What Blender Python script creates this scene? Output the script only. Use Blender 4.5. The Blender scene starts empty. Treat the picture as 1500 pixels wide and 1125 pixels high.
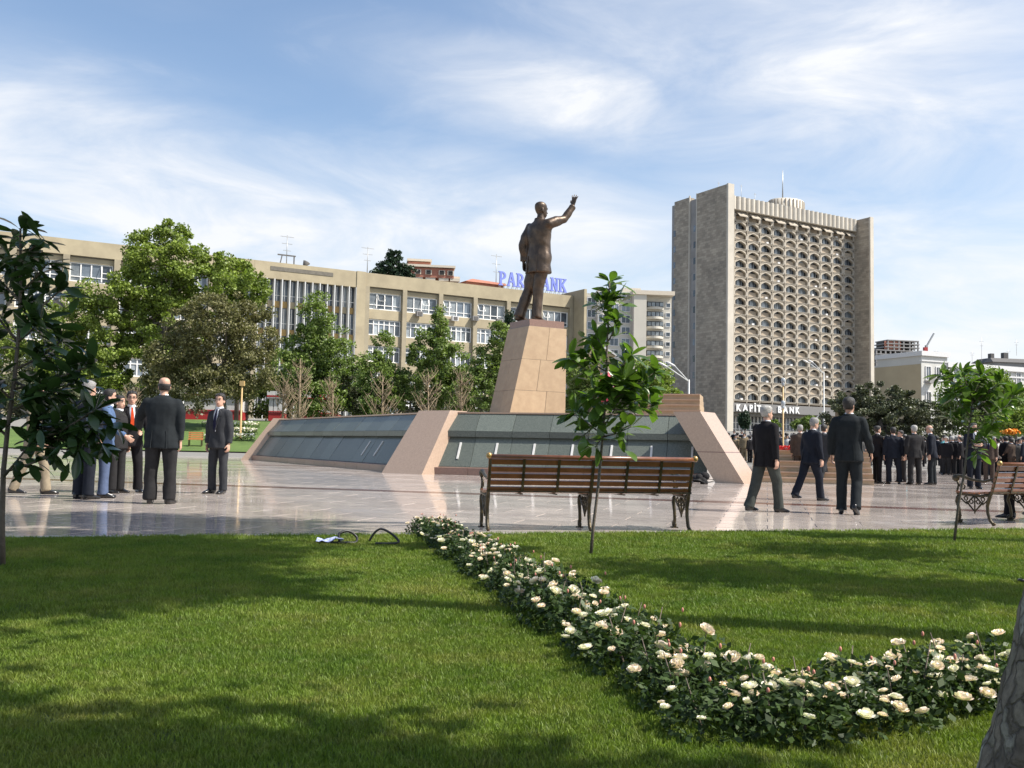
import bpy, math, random
import numpy as np
from mathutils import Vector, Matrix, noise as mnoise
R = math.radians
random.seed(7)
rng = np.random.default_rng(7)
scn = bpy.context.scene
col = scn.collection

# ------------------------------------------------------------------ camera
CAM_H = 0.95
PITCH, ROLL = math.atan(89.5/1400.0), R(1.1)
cam_d = bpy.data.cameras.new('camera'); cam = bpy.data.objects.new('camera', cam_d); col.objects.link(cam)
cam_d.sensor_fit = 'HORIZONTAL'; cam_d.sensor_width = 36.0; cam_d.lens = 36.0*1400/1500
cam_d.clip_start = 0.05; cam_d.clip_end = 6000
cam.matrix_world = Matrix.Translation((0, 0, CAM_H)) @ Matrix.Rotation(R(90)+PITCH, 4, 'X') @ Matrix.Rotation(ROLL, 4, 'Z')
scn.camera = cam
_RM = cam.matrix_world.to_3x3()
_CO = Vector((0, 0, CAM_H))
def ray(px, py):
    return _RM @ Vector(((px-750)/1400.0, -(py-562.5)/1400.0, -1.0))
def G(px, py, z=0.0):
    d = ray(px, py); return _CO + d*((z-CAM_H)/d.z)
def Wd(px, py, Y):
    d = ray(px, py); return _CO + d*(Y/d.y)

# ------------------------------------------------------------------ sky, sun, exposure
SUN_EL = R(50); SUN_H = Vector((0.976, -0.218, 0)).normalized()
w = bpy.data.worlds.new('World'); scn.world = w; w.use_nodes = True
nt = w.node_tree; nt.nodes.clear()
class NT:
    def __init__(s, tree): s.t = tree
    def n(s, typ, **kw):
        nd = s.t.nodes.new(typ)
        for k, v in kw.items():
            if k == 'i':
                for kk, vv in v.items():
                    if isinstance(vv, bpy.types.NodeSocket): s.t.links.new(vv, nd.inputs[kk])
                    else: nd.inputs[kk].default_value = vv
            else: setattr(nd, k, v)
        return nd
    def math(s, op, a, b=None, c=None, clamp=False):
        nd = s.t.nodes.new('ShaderNodeMath'); nd.operation = op; nd.use_clamp = clamp
        for k, v in enumerate((a, b, c)):
            if v is None: continue
            if isinstance(v, bpy.types.NodeSocket): s.t.links.new(v, nd.inputs[k])
            else: nd.inputs[k].default_value = v
        return nd.outputs[0]
    def ramp(s, fac, stops, interp='LINEAR'):
        nd = s.t.nodes.new('ShaderNodeValToRGB'); nd.color_ramp.interpolation = interp
        el = nd.color_ramp.elements
        while len(el) > 1: el.remove(el[0])
        for i, (p, c) in enumerate(stops):
            e = el[0] if i == 0 else el.new(p)
            e.position = p; e.color = (c[0], c[1], c[2], 1)
        s.t.links.new(fac, nd.inputs[0]); return nd.outputs[0]
    def mix(s, fac, a, b, typ='MIX'):
        nd = s.t.nodes.new('ShaderNodeMix'); nd.data_type = 'RGBA'; nd.blend_type = typ
        for k, v in ((0, fac), (6, a), (7, b)):
            if isinstance(v, bpy.types.NodeSocket): s.t.links.new(v, nd.inputs[k])
            elif k == 0: nd.inputs[k].default_value = v
            else: nd.inputs[k].default_value = (v[0], v[1], v[2], 1)
        return nd.outputs[2]
    def link(s, a, b): s.t.links.new(a, b)
N = NT(nt)
sky = N.n('ShaderNodeTexSky', sky_type='NISHITA', sun_disc=False, sun_elevation=SUN_EL,
          sun_rotation=math.atan2(SUN_H.x, SUN_H.y), altitude=50, air_density=1.0, dust_density=1.6, ozone_density=1.6)
tc = N.n('ShaderNodeTexCoord')
sep = N.n('ShaderNodeSeparateXYZ', i={0: tc.outputs['Generated']})
X, Y, Z = sep.outputs
zc = N.math('MAXIMUM', Z, 0.012)
qx = N.math('DIVIDE', X, N.math('ADD', zc, 0.10)); qy = N.math('DIVIDE', Y, N.math('ADD', zc, 0.10))
def cloudcoord(sx, sy, rot):
    cv = N.n('ShaderNodeCombineXYZ', i={0: qx, 1: qy, 2: 0.0})
    return N.n('ShaderNodeMapping', i={'Vector': cv.outputs[0], 'Scale': (sx, sy, 1), 'Rotation': (0, 0, rot)}).outputs[0]
n1 = N.n('ShaderNodeTexNoise', i={'Vector': cloudcoord(0.55, 0.85, 0.35), 'Scale': 1.0, 'Detail': 8.0, 'Roughness': 0.55, 'Distortion': 0.7}).outputs[0]
n2 = N.n('ShaderNodeTexNoise', i={'Vector': N.n('ShaderNodeMapping', i={'Vector': tc.outputs['Generated'], 'Scale': (5.0, 5.0, 15.0), 'Rotation': (0, 0.10, 0)}).outputs[0], 'Scale': 1.0, 'Detail': 10.0, 'Roughness': 0.60, 'Distortion': 0.55}).outputs[0]
# azimuth / elevation for the cloud banks
az = N.math('ARCTAN2', X, Y)
el = N.math('ARCSINE', Z)
def bank(a0, e0, sa, se, slope, amp):
    a = N.math('SUBTRACT', az, a0)
    e = N.math('SUBTRACT', N.math('SUBTRACT', el, e0), N.math('MULTIPLY', a, slope))
    e = N.math('ADD', e, N.math('MULTIPLY', N.math('SUBTRACT', n1, 0.5), 0.10))
    q = N.math('ADD', N.math('POWER', N.math('ABSOLUTE', N.math('DIVIDE', a, sa)), 2.0), N.math('POWER', N.math('ABSOLUTE', N.math('DIVIDE', e, se)), 2.0))
    return N.math('MULTIPLY', N.math('POWER', 2.718, N.math('MULTIPLY', q, -1.0)), amp)
b = bank(-0.33, 0.20, 0.36, 0.085, -0.20, 1.05)
b = N.math('MAXIMUM', b, bank(0.06, 0.355, 0.17, 0.042, -0.12, 0.85))
b = N.math('MAXIMUM', b, bank(0.02, 0.215, 0.26, 0.06, -0.05, 0.75))
b = N.math('MAXIMUM', b, bank(0.36, 0.34, 0.28, 0.17, -0.2, 0.66))
b = N.math('MAXIMUM', b, bank(0.50, 0.12, 0.5, 0.13, 0.0, 0.85))
b = N.math('MAXIMUM', b, bank(-0.1, 0.10, 0.6, 0.12, 0.0, 0.9))
# the same thin cirrus goes on all round, so other directions match
allround = N.math('MULTIPLY', N.math('SUBTRACT', n1, 0.46, clamp=True), 1.3)
lo = N.math('MULTIPLY', N.math('SUBTRACT', 0.24, el, clamp=True), 2.2)
back = N.math('GREATER_THAN', N.math('ABSOLUTE', az), 0.75)
b = N.math('MAXIMUM', b, N.math('MULTIPLY', N.math('ADD', allround, lo), N.math('ADD', 0.35, N.math('MULTIPLY', back, 0.65))))
wisp = N.math('ADD', 0.82, N.math('MULTIPLY', N.math('SUBTRACT', n2, 0.46), 3.0))
cl = N.math('MULTIPLY', b, wisp)
cl = N.math('ADD', cl, N.math('MULTIPLY', N.math('SUBTRACT', n2, 0.55, clamp=True), 0.55))
cl = N.math('MINIMUM', N.math('MAXIMUM', cl, 0.0), 0.96)
skyc = N.mix(1.0, sky.outputs[0], (1.05, 1.06, 1.04), 'MULTIPLY')
cloudc = N.mix(n2, (4.7, 4.85, 5.15), (5.5, 5.55, 5.65))
skymix = N.mix(cl, skyc, cloudc)
bg = N.n('ShaderNodeBackground', i={'Color': skymix, 'Strength': 0.124})
N.n('ShaderNodeOutputWorld', i={0: bg.outputs[0]})

sun_d = bpy.data.lights.new('sun', 'SUN'); sun = bpy.data.objects.new('sun', sun_d); col.objects.link(sun)
sun_d.energy = 5.0; sun_d.angle = R(0.53); sun_d.color = (1.0, 0.945, 0.86)
sdir = Vector((SUN_H.x*math.cos(SUN_EL), SUN_H.y*math.cos(SUN_EL), math.sin(SUN_EL)))
sun.rotation_euler = sdir.to_track_quat('Z', 'Y').to_euler(); sun.location = sdir*60
scn.view_settings.view_transform = 'Standard'; scn.view_settings.look = 'None'
scn.view_settings.exposure = 0.62; scn.view_settings.gamma = 1.0; scn.view_settings.use_curve_mapping = False
scn.cycles.max_bounces = 7; scn.cycles.transparent_max_bounces = 6

# ------------------------------------------------------------------ helpers
class MB:
    def __init__(s): s.v = []; s.f = []; s.sm = []
    def add(s, v, f, smooth=False):
        o = len(s.v); s.v += [tuple(p) for p in v]
        s.f += [tuple(i+o for i in q) for q in f]; s.sm += [smooth]*len(f)
    def hexa(s, p, smooth=False):      # 8 points: bottom 4 ccw, top 4 ccw
        s.add(p, [(3,2,1,0),(4,5,6,7),(0,1,5,4),(1,2,6,5),(2,3,7,6),(3,0,4,7)], smooth)
    def box(s, x0, x1, y0, y1, z0, z1):
        s.hexa([(x0,y0,z0),(x1,y0,z0),(x1,y1,z0),(x0,y1,z0),(x0,y0,z1),(x1,y0,z1),(x1,y1,z1),(x0,y1,z1)])
        return s
    def bar(s, a, b, wx, wz, up=(0,0,1)):
        a = Vector(a); b = Vector(b); d = (b-a).normalized(); up = Vector(up)
        if abs(d.dot(up)) > 0.98: up = Vector((0,1,0))
        x = d.cross(up).normalized()*wx*0.5; z = x.cross(d).normalized()*wz*0.5
        s.hexa([a-x-z, a+x-z, a+x+z, a-x+z, b-x-z, b+x-z, b+x+z, b-x+z]); return s
    def tube(s, pts, rad, seg=8, cap=True, round_=False, ell=None):
        pts = [Vector(p) for p in pts]; n = len(pts)
        if not hasattr(rad, '__len__'): rad = [rad]*n
        rad = list(rad)
        if round_:
            d0 = (pts[0]-pts[1]).normalized(); d1 = (pts[-1]-pts[-2]).normalized()
            r0, r1 = rad[0], rad[-1]
            pts = [pts[0]+d0*r0, pts[0]+d0*r0*0.72]+pts+[pts[-1]+d1*r1*0.72, pts[-1]+d1*r1]
            rad = [r0*0.12, r0*0.70]+rad+[r1*0.70, r1*0.12]; n = len(pts)
        vs = []; fs = []; prev = None
        for i in range(n):
            t = (pts[min(i+1, n-1)]-pts[max(i-1, 0)]).normalized()
            if prev is None:
                a = Vector((0, 0, 1)) if abs(t.z) < 0.9 else Vector((1, 0, 0))
                x = t.cross(a).normalized()
            else:
                x = (prev-t*prev.dot(t)).normalized()
            prev = x; y = t.cross(x)
            for k in range(seg):
                an = 2*math.pi*k/seg
                ex, ey = (1, 1) if ell is None else ell
                vs.append(pts[i]+(x*math.cos(an)*ex+y*math.sin(an)*ey)*rad[i])
        for i in range(n-1):
            for k in range(seg):
                k2 = (k+1) % seg
                fs.append((i*seg+k, i*seg+k2, (i+1)*seg+k2, (i+1)*seg+k))
        if cap: fs.append(tuple(range(seg-1, -1, -1))); fs.append(tuple((n-1)*seg+k for k in range(seg)))
        s.add(vs, fs, True); return s
    def rings(s, rl, cap=True):        # list of rings with equal point counts
        seg = len(rl[0]); vs = [p for r in rl for p in r]; fs = []
        for i in range(len(rl)-1):
            for k in range(seg):
                k2 = (k+1) % seg
                fs.append((i*seg+k, i*seg+k2, (i+1)*seg+k2, (i+1)*seg+k))
        if cap: fs.append(tuple(range(seg-1, -1, -1))); fs.append(tuple((len(rl)-1)*seg+k for k in range(seg)))
        s.add(vs, fs, True); return s
    def ell(s, c, r, seg=12, nr=8, rot=None):
        c = Vector(c); rl = []
        for i in range(nr+1):
            ph = math.pi*(i/nr)*0.985+0.012
            ring = []
            for k in range(seg):
                an = 2*math.pi*k/seg
                p = Vector((math.sin(ph)*math.cos(an)*r[0], math.sin(ph)*math.sin(an)*r[1], -math.cos(ph)*r[2]))
                if rot is not None: p = rot @ p
                ring.append(c+p)
            rl.append(ring)
        return s.rings(rl)
    def prism(s, outline, axis, d0, d1):   # outline of 2-D points extruded along axis ('x','y','z')
        def P(p, d):
            return {'x': (d, p[0], p[1]), 'y': (p[0], d, p[1]), 'z': (p[0], p[1], d)}[axis]
        n = len(outline)
        s.add([P(p, d0) for p in outline]+[P(p, d1) for p in outline],
              [tuple(range(n-1, -1, -1)), tuple(range(n, 2*n))]+[(i, (i+1) % n, n+(i+1) % n, n+i) for i in range(n)])
        return s
    def mesh(s, name):
        me = bpy.data.meshes.new(name); me.from_pydata(s.v, [], s.f)
        me.polygons.foreach_set('use_smooth', s.sm); me.update(); return me
def setm(me, m):
    if m is not None:
        me.materials.clear(); me.materials.append(m)
    return me
def link(name, me, parent=None, loc=None, rz=None):
    o = bpy.data.objects.new(name, me); col.objects.link(o)
    if parent is not None: o.parent = parent
    if loc is not None: o.location = loc
    if rz is not None: o.rotation_euler = (0, 0, rz)
    return o
def part(name, mb, m, parent=None, loc=None, rz=None):
    return link(name, setm(mb.mesh(name), m), parent, loc, rz)
def tag(o, label, cat, group=None):
    o['label'] = label; o['category'] = cat
    if group: o['group'] = group
    return o
def thing(name, label, cat, loc=(0, 0, 0), rz=0.0, group=None):
    o = link(name, None, None, loc, rz); o.empty_display_size = 0.3
    return tag(o, label, cat, group)
def struct(o): o['kind'] = 'structure'; return o
def stuff(o): o['kind'] = 'stuff'; return o
def copy_tree(o, parent=None):
    c = o.copy(); col.objects.link(c)
    if parent is not None: c.parent = parent
    for ch in list(o.children): copy_tree(ch, c)
    return c
def npmesh(name, V, F, m, smooth=False):
    me = bpy.data.meshes.new(name); V = np.asarray(V, np.float32); F = np.asarray(F, np.int32)
    me.vertices.add(len(V)); me.vertices.foreach_set('co', V.ravel())
    k = F.shape[1]; me.loops.add(F.size); me.loops.foreach_set('vertex_index', F.ravel())
    me.polygons.add(len(F)); me.polygons.foreach_set('loop_start', np.arange(0, F.size, k, dtype=np.int32))
    me.polygons.foreach_set('use_smooth', np.full(len(F), smooth)); me.update(calc_edges=True); me.validate()
    if m: me.materials.append(m)
    return me

# ------------------------------------------------------------------ materials
def mat(name, c, rough=0.6, var=0.0, vscale=4.0, c2=None, bump=0.0, bscale=40.0, metal=0.0, spec=0.5, rnd=0.0, trans=0.0, coat=0.0, detail=6.0, isl=0.0):
    m = bpy.data.materials.new(name); m.use_nodes = True; t = NT(m.node_tree); m.node_tree.nodes.clear()
    p = t.n('ShaderNodeBsdfPrincipled', i={'Roughness': rough, 'Metallic': metal, 'Specular IOR Level': spec, 'Coat Weight': coat})
    co = t.n('ShaderNodeTexCoord').outputs['Object']
    colr = None
    if c2 is None and var > 0: c2 = tuple(x*(1-var) for x in c); ca = tuple(min(1, x*(1+var)) for x in c)
    else: ca = c
    if c2 is not None:
        nz = t.n('ShaderNodeTexNoise', i={'Vector': co, 'Scale': vscale, 'Detail': detail, 'Roughness': 0.62}).outputs[0]
        colr = t.ramp(nz, [(0.32, c2), (0.68, ca)])
    else:
        rg = t.n('ShaderNodeRGB'); rg.outputs[0].default_value = (c[0], c[1], c[2], 1); colr = rg.outputs[0]
    if rnd > 0 or isl > 0:
        f = None
        if rnd > 0: f = t.math('MULTIPLY_ADD', t.n('ShaderNodeObjectInfo').outputs['Random'], 2*rnd, 1-rnd)
        if isl > 0:
            g = t.math('MULTIPLY_ADD', t.n('ShaderNodeNewGeometry').outputs['Random Per Island'], 2*isl, 1-isl)
            f = g if f is None else t.math('MULTIPLY', f, g)
        cb = t.n('ShaderNodeCombineColor', i={0: f, 1: f, 2: f}).outputs[0]
        colr = t.mix(1.0, colr, cb, 'MULTIPLY')
    t.link(colr, p.inputs['Base Color'])
    if bump > 0:
        bn = t.n('ShaderNodeTexNoise', i={'Vector': co, 'Scale': bscale, 'Detail': 5.0, 'Roughness': 0.6}).outputs[0]
        bp = t.n('ShaderNodeBump', i={'Height': bn, 'Strength': bump, 'Distance': 0.05}); t.link(bp.outputs[0], p.inputs['Normal'])
    out = p.outputs[0]
    if trans > 0:
        tr = t.n('ShaderNodeBsdfTranslucent'); t.link(t.mix(1.0, colr, (1.5, 1.7, 0.7), 'MULTIPLY'), tr.inputs[0])
        ms = t.n('ShaderNodeMixShader', i={0: trans, 1: p.outputs[0], 2: tr.outputs[0]}); out = ms.outputs[0]
    t.n('ShaderNodeOutputMaterial', i={0: out})
    m.diffuse_color = (c[0], c[1], c[2], 1)
    return m
M = {}
M['slab'] = mat('polished_grey_granite', (0.57,0.50,0.45), 0.075, c2=(0.42,0.365,0.33), vscale=5, rnd=0.13, isl=0.10, bump=0.004, bscale=3, spec=0.35)
_t = NT(M['slab'].node_tree); _p = [n for n in M['slab'].node_tree.nodes if n.type == 'BSDF_PRINCIPLED'][0]
_g = _t.n('ShaderNodeNewGeometry').outputs['Position']
_n = _t.n('ShaderNodeTexNoise', i={'Vector': _g, 'Scale': 0.55, 'Detail': 7.0, 'Roughness': 0.65}).outputs[0]
_t.link(_t.math('MULTIPLY_ADD', _t.math('SUBTRACT', _n, 0.42, clamp=True), 0.38, 0.05), _p.inputs['Roughness'])
M['slab_red'] = mat('polished_red_granite', (0.15,0.075,0.06), 0.12, var=0.25, vscale=9, rnd=0.1, spec=0.6)
M['joint'] = mat('paving_joint', (0.22,0.20,0.18), 0.5, var=0.2)
M['soil'] = mat('lawn_soil', (0.070,0.105,0.022), 0.95, c2=(0.045,0.070,0.016), vscale=6, bump=0.5)
M['earth'] = mat('town_ground', (0.22,0.21,0.19), 0.9, c2=(0.16,0.155,0.14), vscale=0.05)
M['far_lawn'] = mat('far_lawn', (0.10,0.16,0.03), 0.9, c2=(0.065,0.11,0.02), vscale=0.8, bump=0.6, bscale=12)
def grass_mat():
    m = bpy.data.materials.new('grass_blade'); m.use_nodes = True; t = NT(m.node_tree); m.node_tree.nodes.clear()
    geo = t.n('ShaderNodeNewGeometry')
    big = t.n('ShaderNodeTexNoise', i={'Vector': geo.outputs['Position'], 'Scale': 1.1, 'Detail': 5.0, 'Roughness': 0.65}).outputs[0]
    fine = t.n('ShaderNodeTexNoise', i={'Vector': geo.outputs['Position'], 'Scale': 11.0, 'Detail': 3.0}).outputs[0]
    c = t.ramp(big, [(0.33, (0.092,0.162,0.016)), (0.52, (0.152,0.215,0.027)), (0.70, (0.240,0.250,0.056))])
    c = t.mix(t.math('MULTIPLY', t.math('SUBTRACT', fine, 0.5, clamp=True), 1.6), c, (0.23,0.21,0.075))
    rr = t.n('ShaderNodeObjectInfo').outputs['Random']
    f = t.math('MULTIPLY_ADD', rr, 0.7, 0.62)
    c = t.mix(1.0, c, t.n('ShaderNodeCombineColor', i={0: f, 1: f, 2: f}).outputs[0], 'MULTIPLY')
    p = t.n('ShaderNodeBsdfPrincipled', i={'Base Color': c, 'Roughness': 0.55, 'Specular IOR Level': 0.35})
    tr = t.n('ShaderNodeBsdfTranslucent', i={0: t.mix(1.0, c, (1.3,1.4,0.6), 'MULTIPLY')})
    t.n('ShaderNodeOutputMaterial', i={0: t.n('ShaderNodeMixShader', i={0: 0.3, 1: p.outputs[0], 2: tr.outputs[0]}).outputs[0]})
    return m
M['grass'] = grass_mat()
M['green_granite'] = mat('green_granite', (0.150,0.165,0.142), 0.30, c2=(0.060,0.072,0.062), vscale=42, detail=3, rnd=0.20, spec=0.35)
M['pink_granite'] = mat('pink_granite', (0.48,0.335,0.235), 0.38, c2=(0.40,0.275,0.19), vscale=30, rnd=0.06, bump=0.03, bscale=60)
M['pink_rib'] = mat('pink_granite_rib', (0.43,0.315,0.235), 0.22, c2=(0.35,0.255,0.19), vscale=18, bump=0.01)
M['tan_granite'] = mat('tan_granite', (0.40,0.295,0.185), 0.5, c2=(0.33,0.235,0.145), vscale=3.0, rnd=0.08, bump=0.04, bscale=50)
M['red_granite'] = mat('dark_red_granite', (0.205,0.125,0.098), 0.3, var=0.15, vscale=20, rnd=0.08)
M['white_stone'] = mat('white_stone', (0.55,0.54,0.51), 0.45, var=0.08)
M['bronze'] = mat('bronze', (0.112,0.078,0.053), 0.42, c2=(0.050,0.036,0.027), vscale=3, metal=0.6, bump=0.10, bscale=14)
M['iron'] = mat('dark_cast_iron', (0.085,0.060,0.024), 0.40, c2=(0.018,0.018,0.012), vscale=11, metal=0.4, bump=0.15, bscale=60)
M['wood'] = mat('varnished_red_brown_wood', (0.215,0.080,0.032), 0.3, c2=(0.125,0.045,0.020), vscale=7, rnd=0.15, coat=0.3)
M['black_rubber'] = mat('black_rubber', (0.012,0.012,0.012), 0.45)
M['bark'] = mat('grey_bark', (0.27,0.215,0.165), 0.9, c2=(0.085,0.064,0.048), vscale=7, bump=1.0, bscale=16, detail=12)
def plane_bark():
    m = bpy.data.materials.new('plane_tree_bark'); m.use_nodes = True; t = NT(m.node_tree); m.node_tree.nodes.clear()
    co = t.n('ShaderNodeTexCoord').outputs['Object']
    wv = t.n('ShaderNodeTexNoise', i={'Vector': co, 'Scale': 9.0, 'Detail': 4.0}).outputs[1]
    ad = t.n('ShaderNodeVectorMath', operation='MULTIPLY_ADD', i={0: wv, 1: (0.10, 0.10, 0.10), 2: co}).outputs[0]
    mp_ = t.n('ShaderNodeMapping', i={'Vector': ad, 'Scale': (24, 24, 11)}).outputs[0]
    vo = t.n('ShaderNodeTexVoronoi', feature='DISTANCE_TO_EDGE', i={'Vector': mp_, 'Scale': 1.0}).outputs[0]
    vc = t.n('ShaderNodeTexVoronoi', feature='F1', i={'Vector': mp_, 'Scale': 1.0}).outputs['Color']
    nz = t.n('ShaderNodeTexNoise', i={'Vector': co, 'Scale': 26.0, 'Detail': 10.0, 'Roughness': 0.7}).outputs[0]
    sp_ = t.n('ShaderNodeSeparateColor', i={0: vc}).outputs[0]
    c = t.ramp(sp_, [(0.0, (0.16,0.125,0.095)), (0.55, (0.235,0.19,0.145)), (0.8, (0.30,0.265,0.21)), (1.0, (0.40,0.375,0.31))])
    c = t.mix(1.0, c, t.ramp(nz, [(0.3, (0.5,0.48,0.45)), (0.7, (1.3,1.28,1.25))]), 'MULTIPLY')
    crack = t.math('MINIMUM', t.math('MULTIPLY', vo, 9.0), 1.0)
    c = t.mix(t.math('MULTIPLY', t.math('SUBTRACT', 1.0, crack), 0.6), c, (0.06,0.046,0.036))
    h = t.math('ADD', t.math('MULTIPLY', crack, 0.7), t.math('MULTIPLY', nz, 0.8))
    bp = t.n('ShaderNodeBump', i={'Height': h, 'Strength': 0.9, 'Distance': 0.012})
    p = t.n('ShaderNodeBsdfPrincipled', i={'Base Color': c, 'Roughness': 0.9, 'Normal': bp.outputs[0]})
    t.n('ShaderNodeOutputMaterial', i={0: p.outputs[0]}); return m
M['plane_bark'] = plane_bark()
M['bark_far'] = mat('far_bark', (0.17,0.14,0.11), 0.9, c2=(0.10,0.085,0.07), vscale=2)
M['stem'] = mat('sapling_stem', (0.15,0.115,0.085), 0.7, c2=(0.09,0.07,0.05), vscale=20, bump=0.3)
M['magnolia_leaf'] = mat('glossy_magnolia_leaf', (0.115,0.190,0.032), 0.28, c2=(0.070,0.128,0.022), vscale=6, rnd=0.35, trans=0.32, spec=0.6)
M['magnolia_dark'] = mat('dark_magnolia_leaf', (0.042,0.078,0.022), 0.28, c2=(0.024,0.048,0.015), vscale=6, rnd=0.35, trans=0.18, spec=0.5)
M['rose_leaf'] = mat('rose_leaf', (0.058,0.092,0.026), 0.5, spec=0.25, c2=(0.030,0.052,0.017), vscale=9, isl=0.45, trans=0.15)
M['petal'] = mat('blush_white_petal', (0.86,0.70,0.60), 0.55, c2=(0.88,0.80,0.70), vscale=30, rnd=0.10, trans=0.12)
M['petal_w'] = mat('cream_white_petal', (0.84,0.78,0.66), 0.55, c2=(0.88,0.84,0.76), vscale=30, rnd=0.08, trans=0.12)
M['bud'] = mat('rose_bud', (0.55,0.22,0.16), 0.6, var=0.2)
# planes, oaks, poplars
def leafm(n, c, c2, tr=0.25, isl=0.45): return mat(n, c, 0.5, c2=c2, vscale=0.35, isl=isl, trans=tr, spec=0.3)
M['leaf_bright'] = leafm('plane_tree_leaf', (0.235,0.290,0.060), (0.130,0.180,0.038))
M['leaf_mid'] = leafm('poplar_leaf', (0.185,0.240,0.065), (0.105,0.155,0.042))
M['leaf_olive'] = leafm('olive_brown_leaf', (0.185,0.175,0.072), (0.110,0.108,0.046), 0.15)
M['leaf_dark'] = leafm('holm_oak_leaf', (0.115,0.122,0.066), (0.062,0.072,0.040), 0.1)
M['leaf_conifer'] = leafm('conifer_leaf', (0.035,0.062,0.030), (0.022,0.042,0.022), 0.08)
M['leaf_shade'] = leafm('shade_tree_leaf', (0.085,0.13,0.03), (0.055,0.095,0.02), 0.25)
M['twig'] = mat('bare_twig', (0.25,0.19,0.12), 0.9, var=0.25)
# buildings
M['tan_wall'] = mat('tan_stucco', (0.40,0.34,0.225), 0.9, c2=(0.30,0.252,0.168), vscale=0.45, bump=0.08, bscale=6, rnd=0.05)
M['tan_pier'] = mat('tan_pier', (0.36,0.31,0.215), 0.9, c2=(0.265,0.228,0.16), vscale=0.6)
M['grey_band'] = mat('grey_roof_band', (0.15,0.135,0.11), 0.9, var=0.2, vscale=2)  # dark grey-brown tone for the soffits and the lettering band
M['white_frame'] = mat('white_window_frame', (0.74,0.73,0.70), 0.5, rnd=0.05)
M['glass'] = mat('window_glass', (0.13,0.155,0.18), 0.06, c2=(0.05,0.06,0.075), vscale=0.9, rnd=0.7, spec=0.6)
M['tower_glass'] = mat('tower_glass', (0.06,0.07,0.085), 0.1, c2=(0.02,0.024,0.03), vscale=0.9, rnd=0.6)
M['curtain_glass'] = mat('curtained_glass', (0.34,0.37,0.38), 0.15, c2=(0.13,0.15,0.17), vscale=0.8, rnd=0.35)
M['dark_depth'] = mat('painted_dark_depth', (0.018,0.016,0.015), 0.8)  # near-black colour stands for the unlit depth behind loggias and panes
M['ochre'] = mat('ochre_panel', (0.36,0.24,0.09), 0.8, var=0.25, rnd=0.2)
M['blue_sign'] = mat('blue_sign_letter', (0.16,0.20,0.56), 0.5, var=0.1)
M['white_letter'] = mat('white_sign_letter', (0.86,0.86,0.85), 0.5)
M['steel'] = mat('grey_steel', (0.34,0.34,0.33), 0.45, metal=0.6)
M['pale_pole'] = mat('pale_painted_pole', (0.55,0.55,0.53), 0.5)
M['gold_pole'] = mat('golden_painted_pole', (0.46,0.31,0.13), 0.5)
M['tower_front'] = mat('tower_frame_stone', (0.40,0.35,0.28), 0.85, c2=(0.31,0.27,0.215), vscale=0.3, rnd=0.04)
M['tower_pale'] = mat('tower_pale_stone', (0.56,0.51,0.43), 0.85, c2=(0.46,0.42,0.355), vscale=0.25, rnd=0.05)
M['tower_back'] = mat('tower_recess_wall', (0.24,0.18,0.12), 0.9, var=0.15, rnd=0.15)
M['rail_brown'] = mat('balcony_panel_brown', (0.33,0.27,0.20), 0.8, var=0.15, rnd=0.2)
M['sign_band'] = mat('grey_sign_band', (0.17,0.165,0.16), 0.6)
def cladding():
    m = bpy.data.materials.new('patchy_stone_cladding'); m.use_nodes = True; t = NT(m.node_tree); m.node_tree.nodes.clear()
    co = t.n('ShaderNodeTexCoord').outputs['Object']
    sp = t.n('ShaderNodeSeparateXYZ', i={0: co})
    uv = t.n('ShaderNodeCombineXYZ', i={0: t.math('ADD', sp.outputs[0], sp.outputs[1]), 1: sp.outputs[2], 2: 0.0}).outputs[0]
    br = t.n('ShaderNodeTexBrick', i={'Vector': uv, 'Scale': 1.0, 'Brick Width': 1.25, 'Row Height': 0.62, 'Mortar Size': 0.02,
             'Color1': (0.38,0.335,0.27,1), 'Color2': (0.24,0.208,0.168,1), 'Mortar': (0.20,0.17,0.14,1), 'Bias': -0.15})
    nz = t.n('ShaderNodeTexNoise', i={'Vector': co, 'Scale': 0.11, 'Detail': 7.0, 'Roughness': 0.65}).outputs[0]
    c = t.mix(1.0, br.outputs[0], t.ramp(nz, [(0.3, (0.72,0.72,0.72)), (0.7, (1.25,1.22,1.18))]), 'MULTIPLY')
    p = t.n('ShaderNodeBsdfPrincipled', i={'Base Color': c, 'Roughness': 0.85})
    t.n('ShaderNodeOutputMaterial', i={0: p.outputs[0]}); return m
M['cladding'] = cladding()
M['beige_wall'] = mat('beige_render', (0.56,0.52,0.44), 0.9, var=0.06, vscale=0.2)
M['beige_darker'] = mat('darker_beige_render', (0.45,0.42,0.37), 0.9, var=0.06, vscale=0.2)  # darker, greyer copy of the beige render for the left wing
M['brick_red'] = mat('red_brick_far', (0.36,0.15,0.10), 0.9, var=0.15, vscale=0.8)
M['cream'] = mat('cream_trim', (0.62,0.54,0.43), 0.9, var=0.06)
M['white_wall'] = mat('white_plaster', (0.52,0.51,0.475), 0.9, var=0.05, vscale=0.3)
M['ochre_wall'] = mat('blank_tan_wall', (0.42,0.345,0.225), 0.9, var=0.08, vscale=0.3)
M['concrete'] = mat('raw_concrete', (0.26,0.25,0.24), 0.9, var=0.15, vscale=0.4)
M['slate'] = mat('dark_slate_roof', (0.10,0.095,0.09), 0.8, var=0.15)
M['red_paint'] = mat('red_paint', (0.36,0.03,0.03), 0.5, var=0.1)
M['red_flag'] = mat('pink_red_cloth', (0.62,0.09,0.14), 0.7)
M['white_panel'] = mat('white_panel', (0.60,0.59,0.58), 0.5, var=0.06)
M['orange'] = mat('orange_wood', (0.48,0.19,0.06), 0.5, var=0.1)
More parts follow.
